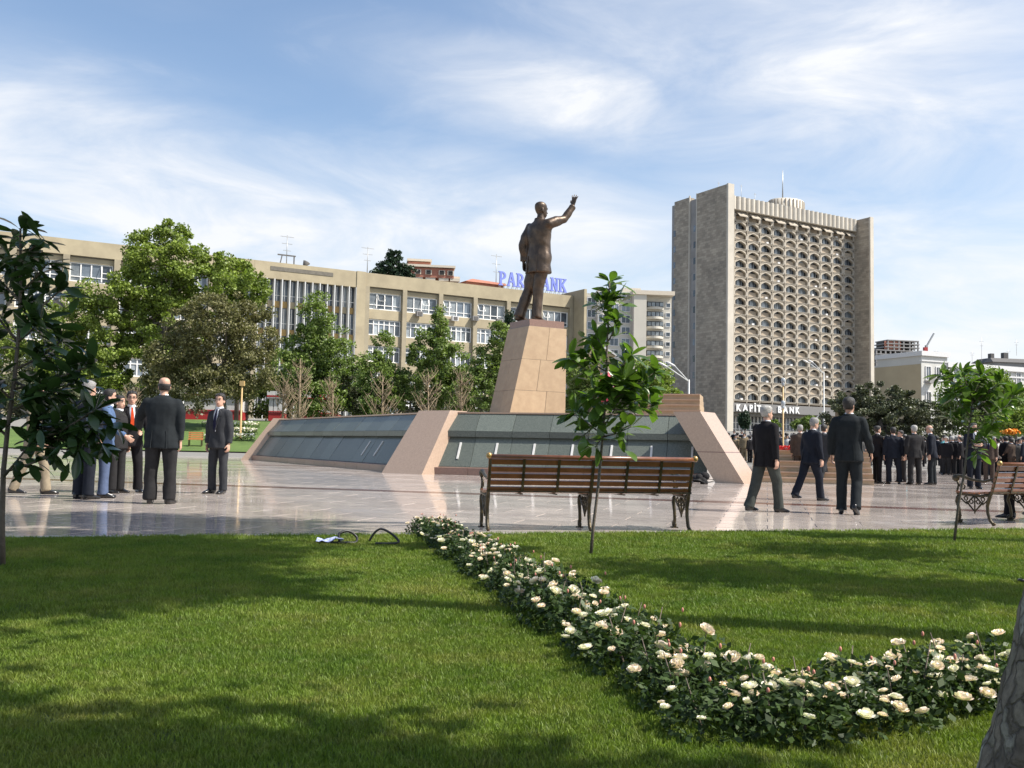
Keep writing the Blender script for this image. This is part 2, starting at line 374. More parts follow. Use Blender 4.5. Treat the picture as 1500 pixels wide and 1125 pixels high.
M['blue_tape'] = mat('blue_white_sheet', (0.62,0.66,0.78), 0.3, c2=(0.06,0.10,0.42), vscale=38)
# ------------------------------------------------------------------ ground, plaza, lawn
def sstep(a, b, x):
    t = min(1.0, max(0.0, (x-a)/(b-a))); return t*t*(3-2*t)
def gz(x, y):
    z = max(0.0, y-54)*0.03
    if y > 400: z = 346*0.03+(y-400)*0.01
    z += 1.75*sstep(50, 76, y)*sstep(-5, -14, x)
    return z
def axis(lims):
    out = []
    for a, b, n in lims: out += list(np.linspace(a, b, n, endpoint=False))
    return out+[lims[-1][1]]
gx = axis([(-2500, -200, 8), (-200, -60, 14), (-60, 60, 40), (60, 200, 14), (200, 2500, 8)])
gy = axis([(-200, -20, 6), (-20, 40, 10), (40, 100, 30), (100, 420, 24), (420, 4000, 14)])
V = [(x, y, gz(x, y)-0.06) for y in gy for x in gx]; nx = len(gx)
F = [(j*nx+i, j*nx+i+1, (j+1)*nx+i+1, (j+1)*nx+i) for j in range(len(gy)-1) for i in range(nx-1)]
struct(link('ground', npmesh('ground', V, F, M['earth'], True)))

EDGE_A, EDGE_B = 10.22, 0.295          # front edge of the plaza: y = A + B x
def edge_y(x): return EDGE_A+EDGE_B*x
mb = MB()
xs = np.linspace(-46, 60, 30)
top = [(x, 56.0, -0.012) for x in xs]; bot = [(x, edge_y(x), -0.012) for x in xs]
mb.add(bot+top, [(i, i+1, 30+i+1, 30+i) for i in range(29)])
plaza = struct(part('plaza', mb, M['joint']))
UV_R = R(30)
def slab_mesh(n, a, b):
    q = MB(); e = 0.006
    q.hexa([(e,e,-0.03),(a-e,e,-0.03),(a-e,b-e,-0.03),(e,b-e,-0.03),(e+.003,e+.003,0),(a-e-.003,e+.003,0),(a-e-.003,b-e-.003,0),(e+.003,b-e-.003,0)])
    return q
SA, SB = 1.2, 0.6
cu, su = math.cos(R(-15)), math.sin(R(-15))
cells = []
for j in range(-60, 110):
    for i in range(-50, 60):
        lx, ly = (i+0.5*(j % 2))*SA, j*SB
        cx, cy = lx+SA/2, ly+SB/2
        X_, Y_ = cx*cu-cy*su, cx*su+cy*cu
        if Y_ > 54.5 or Y_ < edge_y(X_)-0.5: continue
        if abs(X_) > 0.60*Y_+1.5: continue
        ox, oy = lx*cu-ly*su, lx*su+ly*cu
        red = (j % 26 == 3)
        cells.append((Y_, ox, oy, red, X_))
cells.sort(key=lambda c: c[0]+(4 if abs(c[4]) > 0.53*c[0] else 0))
ms = setm(slab_mesh('s', SA, SB).mesh('paving_slab'), M['slab'])
msr = setm(slab_mesh('s', SA, SB).mesh('paving_slab_red'), M['slab_red'])
far = {False: MB(), True: MB()}
for k, (Y_, ox, oy, red, X_) in enumerate(cells):
    if k < 298:
        link('paving_slab', msr if red else ms, plaza, (ox, oy, random.uniform(-0.0012, 0.0012)), R(-15))
    else:
        q = slab_mesh('s', SA, SB); zz = random.uniform(-0.001, 0.001)
        far[red].add([(ox+x*cu-y*su, oy+x*su+y*cu, z+zz) for x, y, z in q.v], q.f)
stuff(part('far_paving_slabs', far[False], M['slab'], plaza)); stuff(part('far_red_paving_slabs', far[True], M['slab_red'], plaza))
km = MB().box(0, 1.03, -0.16, 0.0, -0.1, 0.018); km = setm(km.mesh('kerb_stone'), mat('kerb_granite', (0.33,0.30,0.28), 0.4, var=0.15, rnd=0.1))
ea = math.atan(EDGE_B)
for i in range(-10, 15):
    x = i*1.04*math.cos(ea); link('kerb_stone', km, plaza, (x, edge_y(x)+0.10, 0), ea)

mb = MB()
xs = np.linspace(-24, 30, 40); ys = 14
vv = []
for x in xs:
    for k in range(ys+1):
        y = -12+(edge_y(x)-0.04+12)*k/ys
        vv.append((x, y, 0.008))
mb.add(vv, [(i*(ys+1)+k, (i+1)*(ys+1)+k, (i+1)*(ys+1)+k+1, i*(ys+1)+k+1) for i in range(39) for k in range(ys)])
lawn = struct(part('lawn', mb, M['soil']))
# far lawn bank at the left background
mb = MB(); fx = np.linspace(-34, -8, 14); fy = np.linspace(55.5, 84, 16)
mb.add([(x, y, gz(x, y)+0.02) for y in fy for x in fx], [(j*14+i, j*14+i+1, (j+1)*14+i+1, (j+1)*14+i) for j in range(15) for i in range(13)])
struct(part('far_lawn', mb, M['far_lawn']))

# grass: one clump instanced over the lawn by geometry nodes
mb = MB()
for i in range(26):
    a = random.uniform(0, 6.28); r = 0.055*math.sqrt(random.random()); bx_, by_ = r*math.cos(a), r*math.sin(a)
    h = random.uniform(0.012, 0.030); ww = random.uniform(0.0013, 0.0023); an = random.uniform(0, 6.28)
    lx, ly = math.cos(an), math.sin(an); ln = random.uniform(0.15, 1.05)*h; la = random.uniform(0, 6.28)
    tx, ty = math.cos(la)*ln, math.sin(la)*ln
    mb.add([(bx_-lx*ww, by_-ly*ww, 0), (bx_+lx*ww, by_+ly*ww, 0), (bx_+tx*.4+lx*ww*.8, by_+ty*.4+ly*ww*.8, h*.62), (bx_+tx*.4-lx*ww*.8, by_+ty*.4-ly*ww*.8, h*.62), (bx_+tx, by_+ty, h)],
           [(0,1,2,3), (3,2,4)], True)
grass = part('grass', mb, M['grass'])
stuff(grass)
g = bpy.data.node_groups.new('grass_spread', 'GeometryNodeTree')
g.interface.new_socket('Geometry', in_out='INPUT', socket_type='NodeSocketGeometry')
g.interface.new_socket('Geometry', in_out='OUTPUT', socket_type='NodeSocketGeometry')
T = NT(g)
gi = T.n('NodeGroupInput'); go = T.n('NodeGroupOutput')
pos = T.n('GeometryNodeInputPosition').outputs[0]
sp = T.n('ShaderNodeSeparateXYZ', i={0: pos})
outside = T.math('GREATER_THAN', sp.outputs[1], T.math('ADD', T.math('MULTIPLY', sp.outputs[0], EDGE_B), EDGE_A-0.05))
wide = T.math('GREATER_THAN', T.math('ABSOLUTE', sp.outputs[0]), T.math('MULTIPLY_ADD', sp.outputs[1], 0.62, 0.7))
kill = T.math('MAXIMUM', outside, wide)
join = T.n('GeometryNodeJoinGeometry')
def spread(sx, sy, cx, cy, dens, smin, smax, seed):
    gr = T.n('GeometryNodeMeshGrid', i={'Size X': sx, 'Size Y': sy, 'Vertices X': 2, 'Vertices Y': 2})
    tr = T.n('GeometryNodeTransform', i={'Geometry': gr.outputs[0], 'Translation': (cx, cy, 0.008)})
    di = T.n('GeometryNodeDistributePointsOnFaces', i={'Mesh': tr.outputs[0], 'Density': dens, 'Seed': seed})
    de = T.n('GeometryNodeDeleteGeometry', i={'Geometry': di.outputs[0], 'Selection': kill})
    rz_ = T.n('FunctionNodeRandomValue', data_type='FLOAT', i={2: 0.0, 3: 6.283, 'Seed': seed+5})
    rot = T.n('ShaderNodeCombineXYZ', i={2: rz_.outputs[1]})
    rs = T.n('FunctionNodeRandomValue', data_type='FLOAT', i={2: smin, 3: smax, 'Seed': seed+9})
    ip = T.n('GeometryNodeInstanceOnPoints', i={'Points': de.outputs[0], 'Instance': gi.outputs[0], 'Rotation': rot.outputs[0], 'Scale': rs.outputs[1]})
    T.link(ip.outputs[0], join.inputs[0])
spread(6, 3.2, 0, 3.4, 1900, 0.6, 1.0, 1)
spread(17, 4.0, 0, 7.0, 850, 0.8, 1.25, 2)
spread(22, 5.5, 0, 11.75, 420, 1.15, 1.7, 3)
T.link(join.outputs[0], go.inputs[0])
md = grass.modifiers.new('spread', 'NODES'); md.node_group = g

# ------------------------------------------------------------------ monument base
U = Vector((math.cos(UV_R), math.sin(UV_R), 0)); Vv = Vector((0.5, -0.866, 0))
P0, P1, P2 = Vector((-12.7, 46.4, 0)), Vector((-3.2, 30, 0)), Vector((5.9, 27.56, 0))
MC = Vector((1.3, 43.0, 0))
mon = thing('monument_base', 'wide sloped granite monument base with green panels and pink corner ribs on the plaza', 'monument', MC)
def mp(name, mb, m, parent=mon):
    mb.v = [(x-MC.x, y-MC.y, z) for x, y, z in mb.v]
    return part(name, mb, m, parent)
def face_pt(A, B, n, t, inn, z): return A+(B-A)*t+n*inn+Vector((0, 0, z))
def slope_slab(A, B, n, t0, t1, p0, p1, th):
    d = Vector((p1[0]-p0[0], p1[1]-p0[1])); d.normalize(); ox, oz = d.y*th, -d.x*th   # thickness goes inward
    q = MB(); f = lambda t, p: face_pt(A, B, n, t, p[0], p[1]); 
    b0, b1 = (p0[0]+ox, p0[1]+oz), (p1[0]+ox, p1[1]+oz)
    q.hexa([f(t0, p0), f(t1, p0), f(t1, b0), f(t0, b0), f(t0, p1), f(t1, p1), f(t1, b1), f(t0, b1)])
    return q
def face(A, B, n, ns, bars, trim=.78):
    L = (B-A).length; e = 0.012/L; ta, tb_ = .78/L, 1-trim/L
    for k in range(ns):
        t0, t1 = ta+(tb_-ta)*k/ns+e*0.5, ta+(tb_-ta)*(k+1)/ns-e*0.5
        j0, j1 = random.uniform(-.008,.008), random.uniform(-.008,.008)
        mp('granite_panel', slope_slab(A, B, n, t0, t1, (0.12+j0, 0.25), (0.74+j1, 1.18), 0.08), M['green_granite'])
        mp('upper_granite_panel', slope_slab(A, B, n, t0, t1, (0.65-j1, 1.37), (1.16-j0, 1.93), 0.08), M['green_granite'])
        q = MB(); f = lambda t, i, z: face_pt(A, B, n, t, i, z)
        q.hexa([f(t0,.63,1.185), f(t1,.63,1.185), f(t1,1.0,1.185), f(t0,1.0,1.185), f(t0,.63,1.362), f(t1,.63,1.362), f(t1,1.0,1.362), f(t0,1.0,1.362)])
        mp('overhang_block', q, M['green_granite'])
        q = MB(); q.hexa([f(t0,-.06,-.02), f(t1,-.06,-.02), f(t1,.3,-.02), f(t0,.3,-.02), f(t0,-.06,.22), f(t1,-.06,.22), f(t1,.3,.26), f(t0,.3,.26)])
        mp('plinth_block', q, M['red_granite'])
        if bars is True or k in (bars or ()):
            tt = ta+(tb_-ta)*(k+0.62)/ns; hw = 0.032/L
            mp('white_inlay_bar', slope_slab(A, B, n, tt-hw, tt+hw, (0.12+.62*.25-.025, 0.25+.93*.25+.015), (0.12+.62*.80-.025, 0.25+.93*.80+.015), 0.06), M['white_stone'])
    q = MB(); f = lambda t, i, z: face_pt(A, B, n, t, i, z)
    q.hexa([f(ta,1.13,1.935), f(tb_,1.13,1.935), f(tb_,1.75,1.935), f(ta,1.75,1.935), f(ta,1.13,1.985), f(tb_,1.13,1.985), f(tb_,1.75,1.985), f(ta,1.75,1.985)])
    mp('coping', q, M['pink_granite'])
nL = U.copy(); nC = Vector((0.259, 0.966, 0))
face(P0, P1, nL, 15, (11, 12)); face(P1, P2, nC, 7, True, .25)
# inner core, added to block light behind the panels, and the deck
P2b = P2+Vector((0.259, 0.966, 0))*26
P0b = P0+Vector((0.9, 0.43, 0))*14
poly = [P0, P1, P2, P2b, P0b]
cen = sum(poly, Vector())/5
def inset(p, d): v = (cen-p); v.z = 0; return p+v.normalized()*d
q = MB(); q.rings([[inset(p, 0.75)+Vector((0,0,-.02)) for p in poly], [inset(p, 1.85)+Vector((0,0,1.93)) for p in poly]])
q.sm = [False]*len(q.sm); mp('core', q, M['concrete'])
q = MB(); q.rings([[inset(p, 1.9)+Vector((0,0,1.93)) for p in poly], [inset(p, 1.9)+Vector((0,0,1.975)) for p in poly]]); q.sm = [False]*len(q.sm)
mp('deck', q, M['pink_granite'])
def rib(P, nout, wb, wt, run=1.45, out=0.30, h=2.03, split=False):
    nout = nout.normalized(); tn = Vector((-nout.y, nout.x, 0))
    def ring(z0, z1):
        a, b = z0/h, z1/h; r = []
        for fz in (a, b):
            o = out-run*fz; wv = (wb+(wt-wb)*fz)/2
            for s_, d in ((-1, 0), (1, 0), (1, 0.85), (-1, 0.85)):
                r.append(P+nout*(o-d)+tn*s_*wv+Vector((0, 0, fz*h-0.01)))
        return r
    zs = [0, 0.62, 0.64, 1.0] if split else [0, 1.0]
    if split:
        for z0, z1 in ((0, 0.86), (0.885, h)):
            q = MB(); q.hexa(ring(z0, z1)); mp('corner_rib', q, M['pink_rib'])
        q = MB(); q.hexa(ring(0.861, 0.884)); mp('rib_joint', q, M['red_granite'])
    else:
        q = MB(); q.hexa(ring(0, h)); mp('corner_rib', q, M['pink_rib'])
rib(P0, Vector((-0.97, -0.2, 0)), 1.7, 1.45)
rib(P1, Vector((-0.61, -0.79, 0)), 1.72, 1.36)
rib(P2+Vector((0.52, -0.16, 0)), Vector((0.82, -0.57, 0)), 1.16, 1.08, run=1.35, out=0.5, split=True)
# stairs right of the right rib, and the upper flight behind it
cdir = Vector((0.966, -0.259, 0)); S0 = P2+cdir*0.55+nC*1.2
for k in range(6):
    z0, z1 = k*0.16, (k+1)*0.16-0.004
    a = S0+cdir*.45+nC*(0.30*k); L = 3.4; D = 8.0-0.3*k
    q = MB(); q.hexa([a+Vector((0,0,z0-.01)), a+cdir*L+Vector((0,0,z0-.01)), a+cdir*L+nC*D+Vector((0,0,z0-.01)), a+nC*D+Vector((0,0,z0-.01)),
                      a+Vector((0,0,z1)), a+cdir*L+Vector((0,0,z1)), a+cdir*L+nC*D+Vector((0,0,z1)), a+nC*D+Vector((0,0,z1))])
    mp('stair_step', q, M['tan_granite'])
    q = MB(); b0 = a-nC*.03; z1 -= .0; q.hexa([p+Vector((0,0,zz)) for zz in (z1-.035, z1+.004) for p in (b0, b0+cdir*L, b0+cdir*L+nC*.3, b0+nC*.3)]); mp('stair_nosing', q, M['pink_granite'])
a0 = Wd(952, 607, 36.0); a0.z = 0
for k in range(5):
    z0, z1 = 1.98+k*0.215, 1.98+(k+1)*0.215-0.004
    a = a0+nC*(0.32*k)-cdir*0.5; L = [2.55, 2.35, 2.3, 2.28, 2.26][k]
    q = MB(); D = 3.2-.32*k
    q.hexa([a+Vector((0,0,z0)), a+cdir*L+Vector((0,0,z0)), a+cdir*L+nC*D+Vector((0,0,z0)), a+nC*D+Vector((0,0,z0)),
            a+Vector((0,0,z1)), a+cdir*L+Vector((0,0,z1)), a+cdir*L+nC*D+Vector((0,0,z1)), a+nC*D+Vector((0,0,z1))])
    mp('upper_step', q, M['tan_granite'])
    q = MB(); b0 = a-nC*.05; q.hexa([p+Vector((0,0,zz)) for zz in (z1-.05, z1+.004) for p in (b0, b0+cdir*L, b0+cdir*L+nC*.3, b0+nC*.3)]); mp('stair_nosing', q, M['pink_granite'])

# ------------------------------------------------------------------ pedestal
PB = Vector((-0.15, 42.0, 0)); bk = -Vv
ped = thing('statue_pedestal', 'tall tapering tan granite pedestal carrying the waving bronze figure', 'pedestal', (PB.x, PB.y, 1.97))
Hp = 4.33
def pedpt(a, b_, z):      # a along U 0..1, b_ backwards 0..1
    f = z/Hp; u0 = 1.0*f; u1 = 3.0
    p = U*(u0+(u1-u0)*a)+bk*(1.9*b_); p.z = z; return p
zc_ = [0, 1.42, 2.83, Hp]
for k in range(3):
    split = [0.62, 0.42, 0.55][k]
    for (a0_, a1_) in ((0, split), (split, 1)):
        for (b0, b1) in ((0, 0.5), (0.5, 1)):
            e = 0.006; z0, z1 = zc_[k]+e, zc_[k+1]-e
            A0, A1 = a0_+(0.004 if a0_ > 0 else 0), a1_-(0.004 if a1_ < 1 else 0)
            q = MB(); q.hexa([pedpt(A0, b0, z0), pedpt(A1, b0, z0), pedpt(A1, b1-.004, z0), pedpt(A0, b1-.004, z0),
                              pedpt(A0, b0, z1), pedpt(A1, b0, z1), pedpt(A1, b1-.004, z1), pedpt(A0, b1-.004, z1)])
            part('pedestal_block', q, M['tan_granite'], ped)
q = MB(); q.hexa([pedpt(.01,.01,0), pedpt(.99,.01,0), pedpt(.99,.99,0), pedpt(.01,.99,0), pedpt(.01,.01,Hp), pedpt(.99,.01,Hp), pedpt(.99,.99,Hp), pedpt(.01,.99,Hp)])
part('core', q, M['concrete'], ped)
q = MB(); o = Vector((0, 0, 0.32)); c4 = [pedpt(0.03,0.03,Hp), pedpt(.95,.03,Hp), pedpt(.95,.97,Hp), pedpt(.03,.97,Hp)]
q.hexa(c4+[c+o for c in c4]); part('cap_stone', q, M['red_granite'], ped)
PTOP = 1.97+Hp+0.32
# ------------------------------------------------------------------ people
tmp_scn = bpy.data.scenes.new('work')
def remeshed(mb, voxel, name, smooth=2, amp=0.0, freq=9.0, seed=0):
    me = mb.mesh('w'); o = bpy.data.objects.new('w', me); tmp_scn.collection.objects.link(o)
    r = o.modifiers.new('r', 'REMESH'); r.mode = 'VOXEL'; r.voxel_size = voxel; r.use_smooth_shade = True
    if smooth:
        s = o.modifiers.new('s', 'SMOOTH'); s.iterations = smooth+(3 if amp > 0 else 0); s.factor = 0.5
    vl = tmp_scn.view_layers[0]; vl.update(); dg = vl.depsgraph
    out = bpy.data.meshes.new_from_object(o.evaluated_get(dg)); out.name = name
    bpy.data.objects.remove(o); bpy.data.meshes.remove(me)
    if amp > 0:
        n = len(out.vertices); co = np.empty(n*3, np.float32); out.vertices.foreach_get('co', co); co = co.reshape(-1, 3)
        no = np.empty(n*3, np.float32); out.vertices.foreach_get('normal', no); no = no.reshape(-1, 3)
        x, y, z = co.T
        # slanting cloth folds: several crossing waves, stronger low on limbs
        d = np.zeros(n)
        r2 = np.random.default_rng(seed+3)
        for k in range(7):
            kx, ky, kz = r2.normal(0, 0.9, 3); kz *= 0.8
            ph = r2.uniform(0, 6.28); f = freq*r2.uniform(1.5, 4.2)
            mod = np.sin(r2.uniform(2, 6)*x+r2.uniform(2, 6)*z+r2.uniform(2, 5)*y+r2.uniform(0, 6))
            d += np.sin(f*(kx*x+ky*y+kz*z)+ph)*np.clip(mod, 0, 1)
        co = co+no*(d*amp/2.2)[:, None]
        out.vertices.foreach_set('co', co.astype(np.float32).ravel())
    out.polygons.foreach_set('use_smooth', [True]*len(out.polygons)); out.update()
    return out
clothes = {}
def cloth(key, c, rough=0.85):
    if key not in clothes: clothes[key] = mat('cloth_'+key, tuple(v*.78 for v in c), rough, var=0.16, vscale=14, bump=0.05, bscale=180, spec=0.12)
    return clothes[key]
M['skin'] = mat('skin', (0.50,0.30,0.215), 0.5, var=0.08, vscale=12, spec=0.4)
M['skin_dark'] = mat('tanned_skin', (0.40,0.225,0.15), 0.5, var=0.08, vscale=12)
M['hair_white'] = mat('white_hair', (0.34,0.33,0.31), 0.85, var=0.35, vscale=40, bump=0.4, bscale=90)
M['hair_grey'] = mat('grey_hair', (0.25,0.24,0.23), 0.7, var=0.2, vscale=40, bump=0.4, bscale=90)
M['hair_black'] = mat('black_hair', (0.018,0.015,0.013), 0.55, var=0.2, vscale=40, bump=0.4, bscale=90)
M['shoe'] = mat('black_leather', (0.012,0.011,0.011), 0.22)
M['shoe_brown'] = mat('brown_leather', (0.16,0.085,0.045), 0.35)
M['shirt'] = mat('white_shirt', (0.72,0.73,0.76), 0.8)
M['lens'] = mat('spectacle_rim', (0.03,0.03,0.03), 0.3)
M['eye'] = mat('dark_eye', (0.02,0.015,0.012), 0.2)
M['lip'] = mat('lip', (0.36,0.15,0.12), 0.5)
def vec(*a): return Vector(a)
def unit(v): return Vector(v).normalized()

def hand(mb, w_, d, pn, s, curl=0.5, spread=0.12, side=1, seg=6):
    """palm + five bent fingers; d = direction of the hand, pn = palm normal (curl goes towards it)"""
    d = unit(d); pn = unit(Vector(pn)-d*Vector(pn).dot(d)); ac = d.cross(pn)*side   # ac points to the thumb side
    pl = 0.095*s
    rl = []
    for f, wd, th in ((-0.15, .024, .020), (0.15, .031, .017), (0.6, .041, .015), (1.0, .040, .013), (1.06, .030, .008)):
        c = w_+d*pl*f
        rl.append([c+ac*math.cos(a)*wd*s+pn*math.sin(a)*th*s for a in [2*math.pi*k/10 for k in range(10)]])
    mb.rings(rl)
    for k, (off, L) in enumerate(((0.030, .070), (0.010, .080), (-0.011, .074), (-0.030, .058))):
        b = w_+d*pl*0.94+ac*off*s
        dd = (d+ac*(1.5-k)*spread).normalized(); ax = dd.cross(pn)
        pts = [b-dd*.015*s, b]; cur = dd; ang = 0
        for j, fr in enumerate((.42, .33, .25)):
            ang += curl*(0.75 if j == 0 else 0.95)
            dj = dd*math.cos(ang)+pn*math.sin(ang)
            pts.append(pts[-1]+dj*L*fr*s)
        mb.tube(pts, [.0105*s, .0105*s, .0098*s, .009*s, .0075*s], seg, round_=True)
    b = w_+d*pl*0.22+ac*0.026*s
    t1 = unit(d*0.62+ac*0.72+pn*0.25); t2 = unit(d*0.85+ac*0.30+pn*0.45)
    mb.tube([b, b+t1*.035*s, b+t1*.035*s+t2*.028*s, b+t1*.035*s+t2*.05*s], [.014*s, .0125*s, .011*s, .009*s], seg, round_=True)

def foot(mb, a, d, s, up):
    d = unit(d); up = unit(Vector(up)-d*Vector(up).dot(d)); sd = d.cross(up)
    rl = []
    for f, wd, zb, zt in ((-.085, .020, -.055, -.005), (-.07, .034, -.088, .02), (-.02, .040, -.09, .035), (.05, .040, -.09, .005), (.11, .047, -.09, -.028), (.165, .042, -.09, -.045), (.20, .024, -.087, -.058), (.208, .010, -.082, -.066)):
        c = a+d*f*s+up*(zb+zt)/2*s; hz = (zt-zb)/2
        rl.append([c+sd*math.copysign(abs(math.cos(q))**.75, math.cos(q))*wd*s+up*math.copysign(abs(math.sin(q))**.6, math.sin(q))*hz*s for q in [2*math.pi*k/12 for k in range(12)]])
    mb.rings(rl)

HEADP = [  # z (above chin), half width, front y, back y   (face looks +y)
 (-.010,.020,.050,.010),(.0,.034,.068,-.005),(.022,.050,.082,-.030),(.050,.060,.088,-.060),(.078,.066,.088,-.082),(.110,.071,.086,-.096),(.140,.075,.088,-.103),(.170,.076,.086,-.104),(.195,.072,.076,-.098),(.215,.060,.056,-.082),(.230,.040,.028,-.055),(.236,.016,.002,-.025)]
def head_rings(grow=0.0, zmin=-1, fwd=0.0):
    out = []
    for z, wd, f, b in HEADP:
        if z < zmin: continue
        cy = (f+b)/2; hy = (f-b)/2
        out.append([(math.cos(q)*(wd+grow), cy+math.sin(q)*(hy+grow)*(1 if math.sin(q) < 0 else 1), z) for q in [2*math.pi*k/16 for k in range(16)]])
    return out

DEF = dict(tL=(-.02,.02,-1), sL=(0,-.02,-1), tR=(.02,.02,-1), sR=(0,-.02,-1), uL=(-.20,-.03,-1), fL=(-.03,.14,-1), uR=(.20,-.03,-1), fR=(.03,.14,-1),
           hL=None, hR=None, lean=(0,0), nod=0.0, yaw=0.0, curlL=.5, curlR=.5, spreadR=.1, spreadL=.1, footL=None, footR=None, width=1.0, belly=0.0, pelvis=0)
def build_person(name, label, loc, ang, height, pose, jacket='black', trousers='black', hair='grey', bald=False, skin='skin', face=True, tie=None,
                 shirt='shirt', shoes='shoe', glasses=False, lod=0, cat='person', group=None, allmat=None, jlen=0.80, open_jacket=False, world=False, ground=0.0, seated=False, seed=0):
    P = dict(DEF); P.update(pose)
    s = height/1.78; ca, sa = math.cos(-ang), math.sin(-ang)
    def lv(v):
        v = Vector(v)
        if world: v = Vector((v.x*ca-v.y*sa, v.x*sa+v.y*ca, v.z))
        return v.normalized()
    wdt = P['width']; lx, ly = P['lean']
    hipz = .92
    def up(p):                      # torso lean shear about the hips
        p = Vector(p); dz = p.z-hipz
        return Vector((p.x+lx*dz, p.y+ly*dz, p.z-0.35*dz*(lx*lx+ly*ly)))
    J = {}
    for sd, S in ((-1, 'L'), (1, 'R')):
        h = vec(sd*.092*wdt, 0, hipz); k = h+lv(P['t'+S])*.43; a = k+lv(P['s'+S])*.41
        sh = up((sd*.185*wdt, -0.01, 1.425)); e = sh+lv(P['u'+S])*.29; w_ = e+lv(P['f'+S])*.255
        J[S] = (h, k, a, sh, e, w_)
    low = min(J[S][2].z-.09 for S in 'LR')
    off = Vector((0, 0, -low)) if not seated else Vector((0, 0, pose['seat']/s-hipz+.10))
    def tr(mb):
        mb.v = [((x+off.x)*s, (y+off.y)*s, (z+off.z)*s) for x, y, z in mb.v]; return mb
    vox = [.0075, .03][lod]; cvox = [.0135, .032][lod]
    root = thing(name, label, cat, (loc[0], loc[1], ground), ang, group)
    mm = lambda k: allmat or M.get(k) or clothes.get(k)
    # ---- body: one continuous skin surface (thin inside the clothes)
    b = MB()
    b.tube([vec(0,0,.93), up((0,0,1.15)), up((0,-.01,1.40)), up((0,0.0,1.47))], [.10, .09, .10, .062], 12, round_=True)
    nk0, nk1 = up((0,-.012,1.44)), up((0,.012,1.565))
    b.tube([nk0, nk1, nk1+vec(0,.004,.03)], [.066, .056, .056], 12, round_=True)
    hc = up((0,.02,1.545)); HR = Matrix.Rotation(P['yaw'], 3, 'Z') @ Matrix.Rotation(-P['nod'], 3, 'X')
    def hp(p): return hc+HR @ Vector(p)
    b.rings([[hp(p) for p in r] for r in head_rings()])
    if lod == 0 or face:
        b.rings([[hp(p) for p in r] for r in ([(-.008,.084,.125),(.008,.084,.125),(.008,.07,.13),(-.008,.07,.13)], [(-.017,.094,.080),(.017,.094,.080),(.012,.07,.078),(-.012,.07,.078)], [(-.016,.112,.070),(.016,.112,.070),(.013,.075,.064),(-.013,.075,.064)], [(-.008,.09,.062),(.008,.09,.062),(.008,.075,.06),(-.008,.075,.06)])])
        for sd in (-1, 1):
            b.ell(hp((sd*.078, -.012, .095)), (.010, .020, .032), 10, 6, HR @ Matrix.Rotation(sd*.3, 3, 'Z'))
    for S, sd in (('L', -1), ('R', 1)):
        h, k, a, sh, e, w_ = J[S]
        b.tube([vec(sd*.03,0,.95), h, k, a], [.07, .065, .045, .034], 8, round_=True)
        b.tube([up((0,0,1.40)), sh, e, w_], [.05, .045, .036, .026], 8, round_=True)
        hd = lv(P['h'+S]) if P['h'+S] is not None else (lv(P['f'+S])+vec(0, .05, -.12)).normalized()
        if P.get('pn'+S) is not None: pn = lv(P['pn'+S])
        else: pn = vec(-sd, .0, 0) if abs(hd.x) < .8 else vec(0, 0, -1)
        if lod == 0: hand(b, w_+hd*.01, hd, pn, 1.0, P['curl'+S], P['spread'+S], side=sd if P.get('flip'+S) is None else -sd)
        else: b.tube([w_, w_+hd*.10, w_+hd*.15], [.030, .036, .024], 6, round_=True)
    bm_ = remeshed(tr(b), vox*s, 'body', 1)
    setm(bm_, allmat or M[skin]); link('body', bm_, root)
    # ---- jacket
    j = MB(); q16 = [2*math.pi*k/18 for k in range(18)]
    rows = [(jlen-.0, .214, .158, .0), (.90, .203, .150, .0), (1.0, .192, .138+P['belly']*.7, P['belly']*.5), (1.10, .182, .130+P['belly'], P['belly']*.7), (1.22, .192, .130+P['belly']*.5, P['belly']*.3),
            (1.33, .205, .132, -.005), (1.41, .205, .118, -.012), (1.455, .170, .095, -.015), (1.49, .105, .080, -.012), (1.515, .074, .070, -.002)]
    rl = []
    for z, wx, wy, yo in rows:
        r = []
        for q in q16:
            c_, s_ = math.cos(q), math.sin(q)
            p = (math.copysign(abs(c_)**.85, c_)*wx*wdt, math.copysign(abs(s_)**.9, s_)*wy*(1+.6*(wdt-1))+yo, z)
            r.append(up(p) if z >= hipz else Vector(p)+Vector((lx*(z-hipz)*.5, ly*(z-hipz)*.5, 0)))
        rl.append(r)
    j.rings(rl)
    for S, sd in (('L', -1), ('R', 1)):
        h, k, a, sh, e, w_ = J[S]
        j.tube([up((sd*.12*wdt, -.01, 1.415)), sh+vec(sd*-.008,0,-.012), sh.lerp(e, .5), e, e.lerp(w_, .5), w_-(w_-e)*.02], [.078, .083, .076, .066, .060, .052], 12, round_=False)
        j.ell(sh+vec(-sd*.012, 0, -.012), (.086, .082, .080), 12, 8)
    jm = remeshed(tr(j), cvox*s, 'jacket', 2 if lod == 0 else 1, amp=(0.013*s if lod == 0 else 0.0), freq=4.6/s, seed=seed)
    setm(jm, allmat or clothes[jacket]); jo = link('jacket', jm, root)
